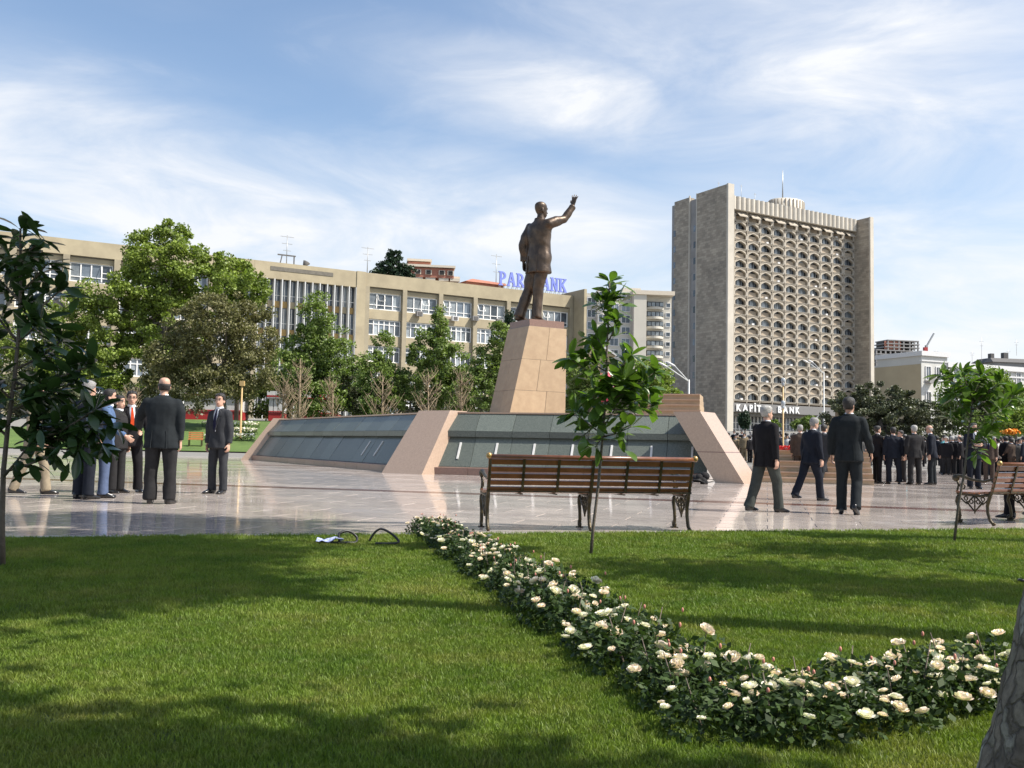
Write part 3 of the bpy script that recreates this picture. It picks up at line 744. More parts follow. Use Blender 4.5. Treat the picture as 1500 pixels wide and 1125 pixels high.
    if lod == 0:
        vt = MB(); zs = [jlen+.004, jlen+.09, jlen+.18, jlen+.25]
        for sd in (-1, 1):
            P4 = []
            for z in zs:
                wx, wy, yo = [np.interp(z, [r[0] for r in rows], [r[i_] for r in rows]) for i_ in (1, 2, 3)]
                for an in (-math.pi/2+sd*.42, -math.pi/2+sd*.47):
                    P4.append((math.cos(an)*wx*wdt*1.0, -(abs(math.sin(an))**.9)*wy*(1+.6*(wdt-1))+yo-.010, z))
            P4 = [up(p) if p[2] >= hipz else Vector(p)+Vector((lx*(p[2]-hipz)*.5, ly*(p[2]-hipz)*.5, 0)) for p in P4]
            n0 = len(P4); P4 += [p+Vector((0, .02, 0)) for p in P4]
            vt.add(P4, [(0,1,3,2),(2,3,5,4),(4,5,7,6),(1,9,11,3),(3,11,13,5),(5,13,15,7),(8,0,2,10),(10,2,4,12),(12,4,6,14)], True)
        part('vent_flap', tr(vt), allmat or clothes[jacket], jo)
    # ---- trousers
    t = MB()
    t.rings([[vec(math.cos(q)*wx*wdt, math.sin(q)*wy, z) for q in q16] for z, wx, wy in ((.80,.150,.10), (.84,.178,.125), (.92,.182,.130), (1.02,.165,.115))])
    for S, sd in (('L', -1), ('R', 1)):
        h, k, a, sh, e, w_ = J[S]
        fd = (a-k).normalized()
        t.tube([h+vec(0,0,.03), h.lerp(k,.35), k, k.lerp(a,.5), a+fd*.005, a+fd*.035], [.105*wdt, .097*wdt, .080*wdt, .076*wdt, .080*wdt, .083*wdt], 12)
    tm = remeshed(tr(t), cvox*s, 'trousers', 2 if lod == 0 else 1, amp=(0.0095*s if lod == 0 else 0.0), freq=5/s, seed=seed+11)
    setm(tm, allmat or clothes[trousers]); link('trousers', tm, root)
    # ---- shoes
    for S, sd in (('L', -1), ('R', 1)):
        f = MB(); h, k, a, sh, e, w_ = J[S]
        fdv = P['foot'+S]
        d = lv(fdv) if fdv is not None else vec(sd*.18, 1, 0).normalized()
        foot(f, a, d, 1.0, vec(0,0,1) if fdv is None else vec(0,0,1)); part('shoe', tr(f), allmat or M[shoes], root)
    # ---- hair
    if hair:
        hb = MB(); rr = []
        seg = 16
        for i, (z, wd, f, bk_) in enumerate(HEADP[2:]):
            g_ = .006 if lod == 0 else .016
            cy = (f+bk_)/2; hy = (f-bk_)/2; r = []
            for kk in range(seg+1):
                # from temple round the back to the other temple, hairline rises at front
                a_ = math.pi*(0.80 if z < .10 else 1.02 if z < .14 else 1.30)
                if z > .185 and not bald: a_ = 2*math.pi*.999
                q = -math.pi/2-a_/2+a_*kk/seg
                r.append(hp((math.cos(q)*(wd+g_), cy+math.sin(q)*(hy+g_), z+.004)))
            if z < .045 or (bald and z > .165): continue
            rr.append(r)
        if len(rr) > 1:
            n_ = seg+1
            vs = [p for r in rr for p in r]; fs = [(i*n_+k, i*n_+k+1, (i+1)*n_+k+1, (i+1)*n_+k) for i in range(len(rr)-1) for k in range(seg)]
            if not bald: fs.append(tuple((len(rr)-1)*n_+k for k in range(seg)))
            hb.add(vs, fs, True)
            ho = part('hair', tr(hb), allmat or M['hair_'+hair], root)
            so = ho.modifiers.new('thick', 'SOLIDIFY'); so.thickness = -.009*s
    if face and lod == 0:
        f = MB()
        for sd in (-1, 1):
            f.ell(hp((sd*.031, .080, .122)), (.013, .008, .006), 8, 5)
            f.tube([hp((sd*.014,.089,.140)), hp((sd*.034,.087,.146)), hp((sd*.052,.074,.141))], .0045, 5)
        part('eye', tr(f), allmat or M['eye'], root)
        f = MB(); f.tube([hp((-.024,.082,.040)), hp((0,.091,.042)), hp((.024,.082,.040))], [.003,.006,.003], 6); part('mouth', tr(f), allmat or M['lip'], root)
        if glasses:
            f = MB()
            for sd in (-1, 1):
                c = [hp((sd*.033+.022*math.cos(q), .098, .118+.016*math.sin(q))) for q in [2*math.pi*k/12 for k in range(13)]]
                f.tube(c, .0025, 4); f.tube([hp((sd*.055,.096,.122)), hp((sd*.079,-.01,.12))], .0025, 4)
            f.tube([hp((-.011,.098,.12)), hp((.011,.098,.12))], .0025, 4); part('spectacles', tr(f), M['lens'], root)
    # ---- shirt, collar, tie, lapels at the chest (they show on figures facing us)
    c = MB(); cr = []
    for z, r_ in ((1.485, .070), (1.515, .069), (1.545, .063)):
        cr.append([up((math.cos(q)*r_, .0+math.sin(q)*r_*.98+(.012 if z > 1.5 else 0), z)) for q in q16])
    c.rings(cr, False)
    co_ = part('shirt_collar', tr(c), allmat or M[shirt], root)
    if tie or open_jacket:
        yf = lambda z: {1.50:.083, 1.40:.118, 1.30:.142, 1.20:.148+P['belly']*.8, 1.10:.146+P['belly']*1.6}[z]
        sh_ = MB(); L_ = []; 
        zs = [(1.50, .050), (1.40, .050), (1.30, .036), (1.20, .020), (1.10, .006)]
        sh_.add([up((-w_, yf(z), z)) for z, w_ in zs]+[up((w_, yf(z), z)) for z, w_ in zs]+[up((-w_, yf(z)-.05, z)) for z, w_ in zs]+[up((w_, yf(z)-.05, z)) for z, w_ in zs],
                [(i, i+1, 5+i+1, 5+i) for i in range(4)]+[(i, 10+i, 10+i+1, i+1) for i in range(4)]+[(5+i, 5+i+1, 15+i+1, 15+i) for i in range(4)], True)
        part('shirt_front', tr(sh_), M[shirt], root)
        if tie:
            t_ = MB(); zt = [(1.495, .020), (1.475, .014), (1.40, .022), (1.30, .028), (1.20, .030), (1.10, .012)]
            yy = lambda z: {1.495:.094, 1.475:.098}.get(z) or yf(z)+.008
            t_.add([up((-w_, yy(z), z)) for z, w_ in zt]+[up((w_, yy(z), z)) for z, w_ in zt]+[up((-w_, yy(z)-.012, z)) for z, w_ in zt]+[up((w_, yy(z)-.012, z)) for z, w_ in zt],
                   [(i, i+1, 6+i+1, 6+i) for i in range(5)]+[(i, 12+i, 12+i+1, i+1) for i in range(5)]+[(6+i, 6+i+1, 18+i+1, 18+i) for i in range(5)])
            part('necktie', tr(t_), clothes[tie], root)
        for sd in (-1, 1):
            l_ = MB(); pl = [(sd*.050,1.505), (sd*.094,1.44), (sd*.100,1.385), (sd*.082,1.375), (sd*.014,1.12), (sd*.006,1.10), (sd*.036,1.30), (sd*.052,1.40)]
            yl = lambda x, z: np.interp(z, [1.10,1.20,1.30,1.40,1.505], [.150+P['belly']*1.6,.152+P['belly']*.8,.146,.124,.088])-(abs(x)*.16)
            n_ = len(pl)
            l_.add([up((x, yl(x, z)+.010, z)) for x, z in pl]+[up((x, yl(x, z)-.012, z)) for x, z in pl], [tuple(range(n_))]+[(i, (i+1) % n_, n_+(i+1) % n_, n_+i) for i in range(n_)])
            part('lapel', tr(l_), allmat or clothes[jacket], jo)
    else:
        # collar of the jacket behind the neck, and the vent in the back
        l_ = MB(); rr = []
        for z, r_ in ((1.478, .094), (1.512, .084), (1.528, .079), (1.518, .075)):
            rr.append([up((math.cos(q)*r_, -.004+math.sin(q)*r_*.98, z)) for q in [math.pi*(.88)+math.pi*1.24*k/12 for k in range(13)]])
        l_.add([p for r in rr for p in r], [(i*13+k, i*13+k+1, (i+1)*13+k+1, (i+1)*13+k) for i in range(3) for k in range(12)], True)
        part('jacket_collar', tr(l_), allmat or clothes[jacket], jo)
    return root

for k_, c_ in dict(black=(.016,.015,.017), charcoal=(.030,.029,.030), navy=(.017,.020,.029), dark=(.022,.026,.029), slate=(.045,.047,.052), grey=(.105,.102,.098), greygreen=(.062,.068,.062),
                   beige=(.33,.27,.19), khaki=(.26,.20,.125), jeans=(.105,.14,.235), blue=(.10,.16,.29), brown=(.085,.062,.05), red=(.60,.07,.02), tiedark=(.02,.02,.045),
                   lightgrey=(.30,.30,.31), teal=(.10,.30,.34), white=(.62,.60,.58)).items(): cloth(k_, c_)
STRIDE1 = dict(tL=(-.02,-.30,-1), sL=(0,-.36,-1), tR=(.02,.34,-1), sR=(0,.10,-1))   # left leg back
STRIDE2 = dict(tR=(.02,-.30,-1), sR=(0,-.36,-1), tL=(-.02,.34,-1), sL=(0,.10,-1))
people = []
def man(label, px, py, ang, h, pose=None, **kw):
    g_ = G(px, py); people.append((label, g_))
    return build_person('person', label, g_, R(ang), h, pose or {}, seed=len(people), **kw)
# left group on the plaza
man('bald heavy man in black suit seen from behind reaching towards the spectacled man', 233, 738, 4, 1.83,
    dict(width=1.20, belly=.02, uL=(-.42,.42,-.75), fL=(-.30,.85,-.55), uR=(.12,-.05,-1), fR=(.02,.10,-1), tL=(-.05,.02,-1), tR=(.05,.02,-1), yaw=.35),
    jacket='dark', trousers='charcoal', hair='black', bald=True, skin='skin', jlen=.77)
man('man in grey suit and dark tie standing alone facing the group, hands at his sides', 318, 723, 160, 1.75,
    dict(uL=(-.16,.0,-1), fL=(-.02,.12,-1), uR=(.16,.0,-1), fR=(.02,.12,-1), yaw=.25, width=.96, tL=(-.07,.02,-1), tR=(.07,.02,-1)), jacket='slate', trousers='slate', hair='black', tie='tiedark')
man('spectacled man in black suit and orange red tie leaning to talk', 187, 721, -148, 1.76,
    dict(lean=(.02,.10), tL=(-.1,.12,-1), sL=(-.06,-.05,-1), tR=(.22,.05,-1), sR=(.14,-.18,-1), uL=(-.25,.3,-.9), fL=(.05,.7,-.6), yaw=-.1, width=1.06), jacket='black', trousers='black', hair='black', tie='red', glasses=True)
man('grey-haired man in navy jacket and dark trousers half hidden behind the left magnolia', 121, 731, -25, 1.80,
    dict(lean=(0,.03), yaw=-.2, width=1.08), jacket='navy', trousers='navy', hair='grey')
man('man in blue jacket and blue jeans standing behind the left magnolia leaves', 150, 729, -70, 1.70,
    dict(lean=(0,.05), uR=(.2,.3,-.9), fR=(.05,.75,-.5)), jacket='blue', trousers='jeans', hair='black')
man('man in dark clothes seen between the jeans wearer and the spectacled man', 169, 722, -110, 1.66, dict(), jacket='charcoal', trousers='charcoal', hair='black')
man('man in beige suit striding behind the left magnolia trunk', 47, 724, -75, 1.76, dict(STRIDE2, uL=(-.1,.35,-.9)), jacket='beige', trousers='beige', hair='black')
# right walkers
man('white-haired man in black jacket and grey trousers walking away to the right', 1122, 750, -62, 1.64,
    dict(STRIDE1, width=1.12, belly=.02, uL=(-.15,.05,-1), fL=(-.02,.2,-1), uR=(.18,-.1,-1), fR=(.04,.05,-1), yaw=-.25, footL=(-.1,1,0)), jacket='black', trousers='greygreen', hair='white', jlen=.76)
man('grey-haired man in navy suit striding right with lowered head', 1187, 733, -66, 1.60,
    dict(STRIDE1, tL=(-.02,-.34,-1), sL=(0,-.50,-1), lean=(0,.10), nod=.25, width=1.08, yaw=-.2), jacket='navy', trousers='navy', hair='grey')
man('tall dark-haired man in dark green suit walking away, heel lifted', 1244, 753, -28, 1.77,
    dict(tL=(-.03,.03,-1), sL=(0,-.10,-1), tR=(.03,-.02,-1), sR=(.02,-.42,-.9), footR=(.1,.9,-.5), uL=(-.24,-.05,-1), fL=(-.02,.25,-1), uR=(.26,.05,-.95), fR=(.10,.55,-.8), width=1.06, yaw=-.35, lean=(0,.02)), jacket='dark', trousers='dark', hair='black', skin='skin_dark')
man('man in brown-grey jacket half hidden behind the striding navy suit', 1172, 706, -20, 1.72, dict(width=1.02), jacket='brown', trousers='brown', hair='grey')
man('man in slate jacket walking between the navy suit and the tall man', 1207, 708, -60, 1.74, dict(STRIDE2), jacket='slate', trousers='slate', hair='black')
# the talking group further off
man('man in black suit standing at the left end of the talking group', 1285, 708, -75, 1.74, dict(lean=(0,.02), yaw=-.2, uR=(.2,.25,-.9), fR=(0,.7,-.6)), jacket='black', trousers='black', hair='black')
man('broad man in dark blue suit with back turned in the talking group', 1309, 709, -8, 1.70, dict(width=1.16, tL=(-.10,0,-1), tR=(.14,0,-1)), jacket='navy', trousers='navy', hair='black')
man('man peering over the shoulder of the broad man in dark blue suit', 1322, 706, 100, 1.66, dict(lean=(0,.08)), jacket='charcoal', trousers='charcoal', hair='black')
man('white-haired man in black suit with back turned in the talking group', 1340, 710, 10, 1.76, dict(width=1.12, tL=(-.08,0,-1), tR=(.08,0,-1)), jacket='charcoal', trousers='charcoal', hair='white')
man('bald man in dark suit leaning in from the right end of the talking group', 1366, 710, 62, 1.78, dict(lean=(0,.07), nod=.15, yaw=.25, tL=(-.03,.12,-1), sL=(0,-.02,-1), tR=(.03,-.06,-1)), jacket='navy', trousers='dark', hair='grey', bald=True)
man('man in dark suit facing us behind the right sapling', 1427, 716, 176, 1.78, dict(uL=(-.2,.35,-.9), fL=(.5,.75,.1), uR=(.2,.35,-.9), fR=(-.5,.75,.1)), jacket='navy', trousers='navy', hair='black', tie='tiedark')
man('man in brown suit behind the left end of the right bench', 1449, 707, 150, 1.70, dict(), jacket='brown', trousers='brown', hair='black', tie='tiedark')

# ------------------------------------------------------------------ the bronze figure on the pedestal
st_loc = PB+U*2.02+bk*0.95
statue = build_person('bronze_statue', 'huge bronze statue of a man in a suit raising his right hand, on the pedestal', (st_loc.x, st_loc.y), R(-45), 5.66,
    dict(tL=(-.15,.05,-1), sL=(-.33,-.04,-1), tR=(-.15,.10,-1), sR=(-.05,-.02,-1), uL=(-.36,-.12,-.95), fL=(.06,.10,-1), hL=(.14,.1,-1),
         uR=(.74,.50,.36), fR=(.52,.22,.83), hR=(.18,.05,.98), pnR=(.5,.86,0), curlR=.12, spreadR=.22, width=1.02, belly=.0, yaw=-.35, footL=(.62,.75,0), footR=(.68,.7,0), lean=(0.0,0.03)),
    hair=None, bald=False, allmat=M['bronze'], cat='statue', world=True, ground=PTOP, jlen=.71, seed=40)
# ------------------------------------------------------------------ benches
def scroll(c, r0, r1, turns, a0, plane, n=18):
    return [(c[0], c[1]+math.cos(a0+turns*2*math.pi*k/n)*(r0+(r1-r0)*k/n), c[2]+math.sin(a0+turns*2*math.pi*k/n)*(r0+(r1-r0)*k/n)) for k in range(n+1)]
def bench_end(arm):
    """cast iron end frame in the plane x=0; y=0 is the back leg, +y the front"""
    q = MB()
    q.tube([(0,-.045,.012), (0,-.035,.03), (0,-.005,.06), (0,.03,.16), (0,.035,.26), (0,.005,.36), (0,-.015,.42)], [.016,.022,.022,.021,.022,.026,.024], 8, round_=True)   # back leg
    q.ell((0,-.05,.022), (.024,.036,.022), 8, 6)
    q.tube([(0,.47,.36), (0,.49,.30), (0,.455,.20), (0,.44,.10), (0,.455,.05)], [.024,.024,.020,.021,.021], 8, round_=True)      # front leg
    q.tube(scroll((0,.462,.052), .052, .012, 1.3, math.pi*1.0, 'x'), .015, 6)
    q.ell((0,.462,.048), (.022,.03,.03), 8, 6); q.box(-.03,.03,.40,.51,0,.014)
    q.tube([(0,-.015,.41), (0,.12,.385), (0,.30,.395), (0,.47,.40)], [.022,.02,.02,.022], 8)                     # seat rail
    q.tube([(0,.01,.35), (0,.10,.27), (0,.20,.37)], .012, 6); q.tube([(0,.24,.37), (0,.34,.27), (0,.44,.35)], .012, 6)
    q.tube([(0,.10,.30), (0,.22,.17), (0,.34,.30)], .013, 6); q.tube([(0,.22,.38), (0,.22,.15)], [.012,.010], 6, round_=True)
    for yy, zz in ((.17,.30), (.27,.30), (.10,.34), (.35,.34)): q.tube(scroll((0,yy,zz), .030, .022, 1.0, 0, 'x', 12), .009, 5)
    if arm:
        q.tube([(0,-.06,.62), (0,.08,.58), (0,.25,.60), (0,.42,.645), (0,.50,.64), (0,.52,.60)], [.016,.018,.020,.024,.026,.022], 8, round_=True)
        q.ell((0,.50,.615), (.034,.055,.050), 10, 8)
        q.tube([(0,.485,.60), (0,.46,.52), (0,.48,.44), (0,.47,.40)], [.017,.014,.016,.02], 6)
        q.tube(scroll((0,.40,.50), .05, .02, 1.2, 0, 'x', 14), .010, 5)
    q.tube([(0,-.015,.40), (0,-.055,.52), (0,-.095,.66), (0,-.135,.80), (0,-.155,.825)], [.022,.02,.019,.02,.024], 8, round_=True)   # back upright
    return q
def bench(label, A, ang, L, group):
    t = thing('park_bench', label, 'bench', (A.x, A.y, 0.0), ang, group)
    for x, arm in ((0.02, True), (L/2, False), (L-.02, True)):
        q = bench_end(arm); q.v = [(a+x, b_, c) for a, b_, c in q.v]; part('cast_iron_frame', q, M['iron'], t)
    def plank(x0, x1, y0, z0, y1, z1, th):
        d = Vector((0, y1-y0, z1-z0)).normalized(); n_ = Vector((0, -d.z, d.y))*th
        c0, c1 = Vector((0, y0, z0)), Vector((0, y1, z1)); e = .006
        q = MB(); o = []
        for xx in (x0, x1): o.append([Vector((xx,0,0))+c0, Vector((xx,0,0))+c1, Vector((xx,0,0))+c1+n_, Vector((xx,0,0))+c0+n_])
        q.hexa([o[0][0], o[1][0], o[1][3], o[0][3], o[0][1], o[1][1], o[1][2], o[0][2]])
        return q
    # back slats, bottom to top (follows the rake of the back)
    yb = lambda z: -.045-(z-.47)*.30
    for z0, z1 in ((.455,.492), (.515,.565), (.588,.640), (.663,.715), (.742,.800)):
        part('back_slat', plank(0, L, yb(z0)+.02, z0, yb(z1)+.02, z1, .026), M['wood'], t)
    q = MB(); q.tube([(-.02,yb(.82)-.012,.822), (L+.02,yb(.82)-.012,.822)], .027, 10); part('top_rail', q, M['wood'], t)
    for y0 in np.linspace(0.0, .44, 7): part('seat_slat', plank(0, L, y0, .425-(.02*math.sin(y0*6)), y0+.052, .425-(.02*math.sin((y0+.05)*6)), .024), M['wood'], t)
    for k in range(1, 6):
        x = L*k/6
        q = MB(); q.bar((x, yb(.45)-.02, .43), (x, yb(.815)-.02, .815), .030, .014, (0,1,0)); q.bar((x,-.02,.408), (x,.47,.40), .03, .012); part('iron_strap', q, M['iron'], t)
    q = MB(); q.bar((0,-.05,.437), (L,-.05,.437), .022, .018); part('iron_rod', q, M['iron'], t)
    for xx in (0, L):
        q = MB(); q.ell((xx, yb(.83)-.01, .832), (.034,.036,.036), 10, 8); part('finial', q, mat('brass_finial', (0.42,0.26,0.09), .35, metal=.6) if 'brass' not in M else M['brass'], t)
    return t
M['brass'] = mat('brass_finial', (0.42,0.27,0.10), .35, metal=.6)
bA = G(711, 777); bB = G(1010, 778)
bench('red-brown slatted bench with cast iron legs seen from behind, below the monument', bA, math.atan2(bB.y-bA.y, bB.x-bA.x), (bB-bA).length, 'slatted benches along the plaza edge')
bench('bench cut by the right edge of the picture, its iron armrest towards us', G(1449, 770), R(30), 2.37, 'slatted benches along the plaza edge')
fb = Wd(276, 646, 58); 
t = thing('small_bench', 'small orange wooden bench far off on the left lawn', 'bench', (fb.x, fb.y, gz(fb.x, fb.y)), R(10))
for k in range(4):
    q = MB(); q.box(0, .85, -.02, .02, .42+k*.12, .50+k*.12); part('back_slat', q, M['orange'], t)
for k in range(3):
    q = MB(); q.box(0, .85, -.14-k*.13, -.04-k*.13, .38, .41); part('seat_slat', q, M['orange'], t)
for x in (.05, .78):
    q = MB(); q.box(x, x+.05, -.42, .0, 0, .38); q.box(x, x+.05, 0.022, .05, 0, .88); part('leg', q, M['iron'], t)
# a person sitting on the right bench, mostly beyond the frame
bpt = G(1449, 770); bd = Vector((math.cos(R(30)), math.sin(R(30)), 0)); bn = Vector((-math.sin(R(30)), math.cos(R(30)), 0))
pp = bpt+bd*1.55+bn*.20
build_person('person', 'person in black trousers and shoes sitting on the bench at the right picture edge', (pp.x, pp.y), R(30), 1.74,
    dict(tL=(-.12,1,-.05), sL=(-.05,-.05,-1), tR=(.12,1,-.05), sR=(.05,-.55,-1), seat=.43, uL=(-.15,.1,-1), fL=(.1,.8,-.4), uR=(.15,.1,-1), fR=(-.1,.8,-.4)),
    jacket='black', trousers='black', hair='black', seated=True, seed=55)

# ------------------------------------------------------------------ saplings with large leaves
def leaf_mesh(name, L, W, fold, curl, m):
    rows = [(0, .06), (.14, .42), (.36, .86), (.60, 1.0), (.82, .72), (.95, .30), (1.0, .02)]
    v = []; f = []
    for i, (t_, w_) in enumerate(rows):
        y = t_*L; z = -curl*L*t_*t_; hw = W/2*w_
        v += [(-hw, y, z+hw*fold), (0, y, z), (hw, y, z+hw*fold)]
    for i in range(len(rows)-1): f += [(i*3, i*3+1, i*3+4, i*3+3), (i*3+1, i*3+2, i*3+5, i*3+4)]
    q = MB(); q.add(v, f, True); q.tube([(0, -.018*L/.15, .002), (0, 0, 0)], .0022, 5)
    me = setm(q.mesh(name), m); return me
def set_leaf(me, parent, p, direc, upv, s):
    d = Vector(direc).normalized(); u = Vector(upv); x = d.cross(u)
    if x.length < .05: x = d.cross(Vector((1, 0, .3)))
    x.normalize(); z = x.cross(d)
    o = bpy.data.objects.new('leaf', me); col.objects.link(o); o.parent = parent
    mx = Matrix((x, d, z)).transposed().to_4x4()
    o.matrix_local = Matrix.Translation(p) @ mx @ Matrix.Diagonal((s, s, s, 1)); return o
def sapling(name, label, base, depth, stem, twigs, leaf_m, nleaf, lsize, seed, stem_r=.014, spread=1.0, extra=0, group=None, droop=.25):
    """stem: list of (px,py); twigs: list of (stem px,py start, end px,py, depth offset, weight)"""
    r_ = random.Random(seed)
    t = thing(name, label, 'young tree', (base.x, base.y, 0), 0, group)
    L3 = lambda px, py, dd=0: Wd(px, py, depth+dd)-base
    sp_ = [L3(*p) for p in stem]; sp_[0].z = -.02
    q = MB(); q.tube(sp_, [stem_r*(1-.65*i/(len(sp_)-1)) for i in range(len(sp_))], 8); 
    part('stem', q, M['stem'], t)
    tips = []
    for (a, b_, dd, wgt) in twigs:
        A, B = L3(*a), L3(b_[0], b_[1], dd); mid = A.lerp(B, .5)+Vector((0, 0, -.04*(B-A).length*r_.uniform(.3, 1.6)))
        q = MB(); q.tube([A, mid, B], [stem_r*.5, stem_r*.38, stem_r*.22], 6); part('twig', q, M['stem'], t)
        tips.append((A, mid, B, wgt))
    tips.append((sp_[-3] if len(sp_) > 3 else sp_[0], sp_[-2], sp_[-1], 1.0))
    tot = sum(x[3] for x in tips)
    for (A, mid, B, wgt) in tips:
        n_ = max(3, round(nleaf*wgt/tot)); ax = (B-mid).normalized()
        for k in range(n_):
            f = 1.0 if k < n_*.38 else r_.uniform(.35, 1.0)
            p = (mid.lerp(B, (f-.5)*2) if f > .5 else A.lerp(mid, f*2))
            rnd = Vector((r_.gauss(0, 1), r_.gauss(0, 1), r_.gauss(0, .8)+.1)).normalized()
            rnd = (rnd-ax*rnd.dot(ax)).normalized()
            d = (ax*r_.uniform(.1, .9)+rnd*spread+Vector((0, 0, r_.uniform(-droop*1.6, droop)))).normalized()
            upv = Vector((r_.gauss(0, .35), r_.gauss(0, .35), 1))
            set_leaf(leaf_m[r_.randrange(len(leaf_m))], t, p+rnd*.01, d, upv, lsize*r_.uniform(.65, 1.2))
    if extra:
        q = MB()
        for (A, mid, B, wgt) in tips:
            for k in range(max(1, round(extra*wgt/tot))):
                f = r_.uniform(.3, 1.0); p = (mid.lerp(B, (f-.5)*2) if f > .5 else A.lerp(mid, f*2))
                d = Vector((r_.gauss(0,1), r_.gauss(0,1), r_.gauss(0,.7))).normalized(); u = Vector((r_.gauss(0,.4), r_.gauss(0,.4), 1)); x = d.cross(u)
                if x.length < .1: continue
                x.normalize(); z = x.cross(d); s_ = lsize*r_.uniform(.7, 1.15); p = p+Vector((r_.gauss(0,.05), r_.gauss(0,.05), r_.gauss(0,.05)))
                me = leaf_m[r_.randrange(len(leaf_m))]
                q.add([p+(x*v.co.x+d*v.co.y+z*v.co.z)*s_ for v in me.vertices], [tuple(pl.vertices) for pl in me.polygons], True)
        stuff(part('inner_leaves', q, leaf_m[0].materials[0], t))
    return t
lg = [leaf_mesh('leaf_a', .155, .070, .25, .12, M['magnolia_leaf']), leaf_mesh('leaf_b', .145, .074, .12, .32, M['magnolia_leaf']), leaf_mesh('leaf_c', .16, .064, .4, -.08, M['magnolia_leaf'])]
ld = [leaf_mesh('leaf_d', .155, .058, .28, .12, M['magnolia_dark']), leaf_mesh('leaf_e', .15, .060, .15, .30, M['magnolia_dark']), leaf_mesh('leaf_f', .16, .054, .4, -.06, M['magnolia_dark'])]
b2 = G(865, 815)
sapling('magnolia_sapling', 'slender young magnolia in front of the middle of the bench', b2, b2.y,
    [(865,815), (869,772), (876,715), (881,660), (886,600), (888,545), (890,490), (892,440), (893,412)],
    [((888,640),(843,605),-.1,1.1), ((884,625),(905,590),.1,1.0), ((886,610),(852,640),.1,.7), ((884,640),(925,625),-.15,.7), ((887,590),(960,545),-.1,2.0), ((888,575),(945,570),.2,1.6), ((889,560),(925,520),0,1.6),
     ((889,545),(855,520),.1,1.3), ((888,560),(835,525),-.15,1.2), ((890,520),(872,490),.1,.9), ((891,500),(905,470),-.05,.8), ((890,600),(955,595),.1,1.2), ((891,470),(880,445),.05,.8), ((892,450),(900,430),0,.5), ((888,600),(868,580),-.2,1.1), ((886,585),(915,555),-.25,1.3), ((889,535),(890,560),-.1,1.0), ((885,632),(872,655),-.1,.5)],
    lg, 295, 1.10, 3, .015, extra=230)
b3 = G(1397, 797)
sapling('magnolia_sapling', 'young magnolia leaning beside the armrest of the right bench', b3, b3.y,
    [(1397,797), (1404,740), (1413,690), (1418,640), (1424,590), (1428,560)],
    [((1418,650),(1445,640),-.1,.9), ((1420,630),(1450,620),.2,.8), ((1422,610),(1395,575),-.1,1.4), ((1424,590),(1390,550),.1,1.2), ((1425,585),(1410,545),-.2,1.2), ((1426,580),(1440,550),.1,1.2), ((1425,590),(1465,560),-.1,1.3),
     ((1424,600),(1485,580),.1,1.3), ((1422,610),(1470,600),-.2,1.0), ((1420,630),(1400,610),.1,.8), ((1424,600),(1445,585),0,1.0), ((1420,640),(1432,665),.1,.5), ((1426,575),(1380,548),0,.8)],
    lg, 280, 1.02, 5, .016, extra=40)
b1 = G(4, 832)
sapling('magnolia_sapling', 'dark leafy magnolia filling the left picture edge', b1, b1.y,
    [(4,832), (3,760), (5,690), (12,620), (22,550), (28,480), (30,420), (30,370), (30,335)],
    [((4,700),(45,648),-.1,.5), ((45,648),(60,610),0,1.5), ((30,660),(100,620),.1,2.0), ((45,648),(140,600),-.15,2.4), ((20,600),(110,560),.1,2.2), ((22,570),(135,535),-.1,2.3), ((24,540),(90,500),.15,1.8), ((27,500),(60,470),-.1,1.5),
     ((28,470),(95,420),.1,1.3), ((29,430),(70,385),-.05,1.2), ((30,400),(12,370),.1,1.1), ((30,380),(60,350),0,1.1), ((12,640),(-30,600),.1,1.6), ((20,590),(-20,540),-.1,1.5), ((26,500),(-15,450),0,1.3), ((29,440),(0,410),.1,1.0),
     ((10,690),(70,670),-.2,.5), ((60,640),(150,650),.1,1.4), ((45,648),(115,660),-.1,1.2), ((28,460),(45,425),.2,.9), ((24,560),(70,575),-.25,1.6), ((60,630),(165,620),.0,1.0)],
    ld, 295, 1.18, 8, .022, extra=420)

# ------------------------------------------------------------------ rose hedge
def rose_bloom(name, r, m, seed):
    r_ = random.Random(seed); q = MB()
    q.ell((0,0,r*.42), (r*.42,r*.42,r*.46), 8, 5)
    for ring, (n_, rad, tilt, size) in enumerate(((4,.55,-.10,.95), (5,.95,.10,.98), (6,1.30,.38,.95), (6,1.45,.85,.78))):
        for k in range(n_):
            a = 2*math.pi*k/n_+ring*.5+r_.uniform(-.2,.2); ti = tilt+r_.uniform(-.12,.12); hs = size*r*r_.uniform(.85,1.1)
            c, s_ = math.cos(a), math.sin(a)
            pts = []
            wide = 1.0
            for (u, v_) in ((-.35,0), (.35,0), (-.62,.55), (0,.62), (.62,.55), (-.35,1.0), (.35,1.0), (0,.08)):
                rr = r*rad*.45*(.55+.75*math.sin(min(1,v_)*2.2))+v_*hs*math.sin(ti)*.8-(.10*r*abs(u)); zz = r*.02+v_*hs*math.cos(ti)*.95-(.06*r if v_ > .9 else 0)
                ta = u*hs*.95
                pts.append((c*rr-s_*ta, s_*rr+c*ta, zz))
            q.add(pts, [(0,7,3,2), (7,1,4,3), (2,3,6,5), (3,4,6)], True)
    return setm(q.mesh(name), m)
blooms = [rose_bloom('rose_bloom_%d' % k, .030, M['petal'] if k % 2 else M['petal_w'], k) for k in range(6)]
budm = MB(); budm.ell((0,0,.012), (.006,.006,.011), 8, 6); budm = setm(budm.mesh('rose_bud'), M['bud'])
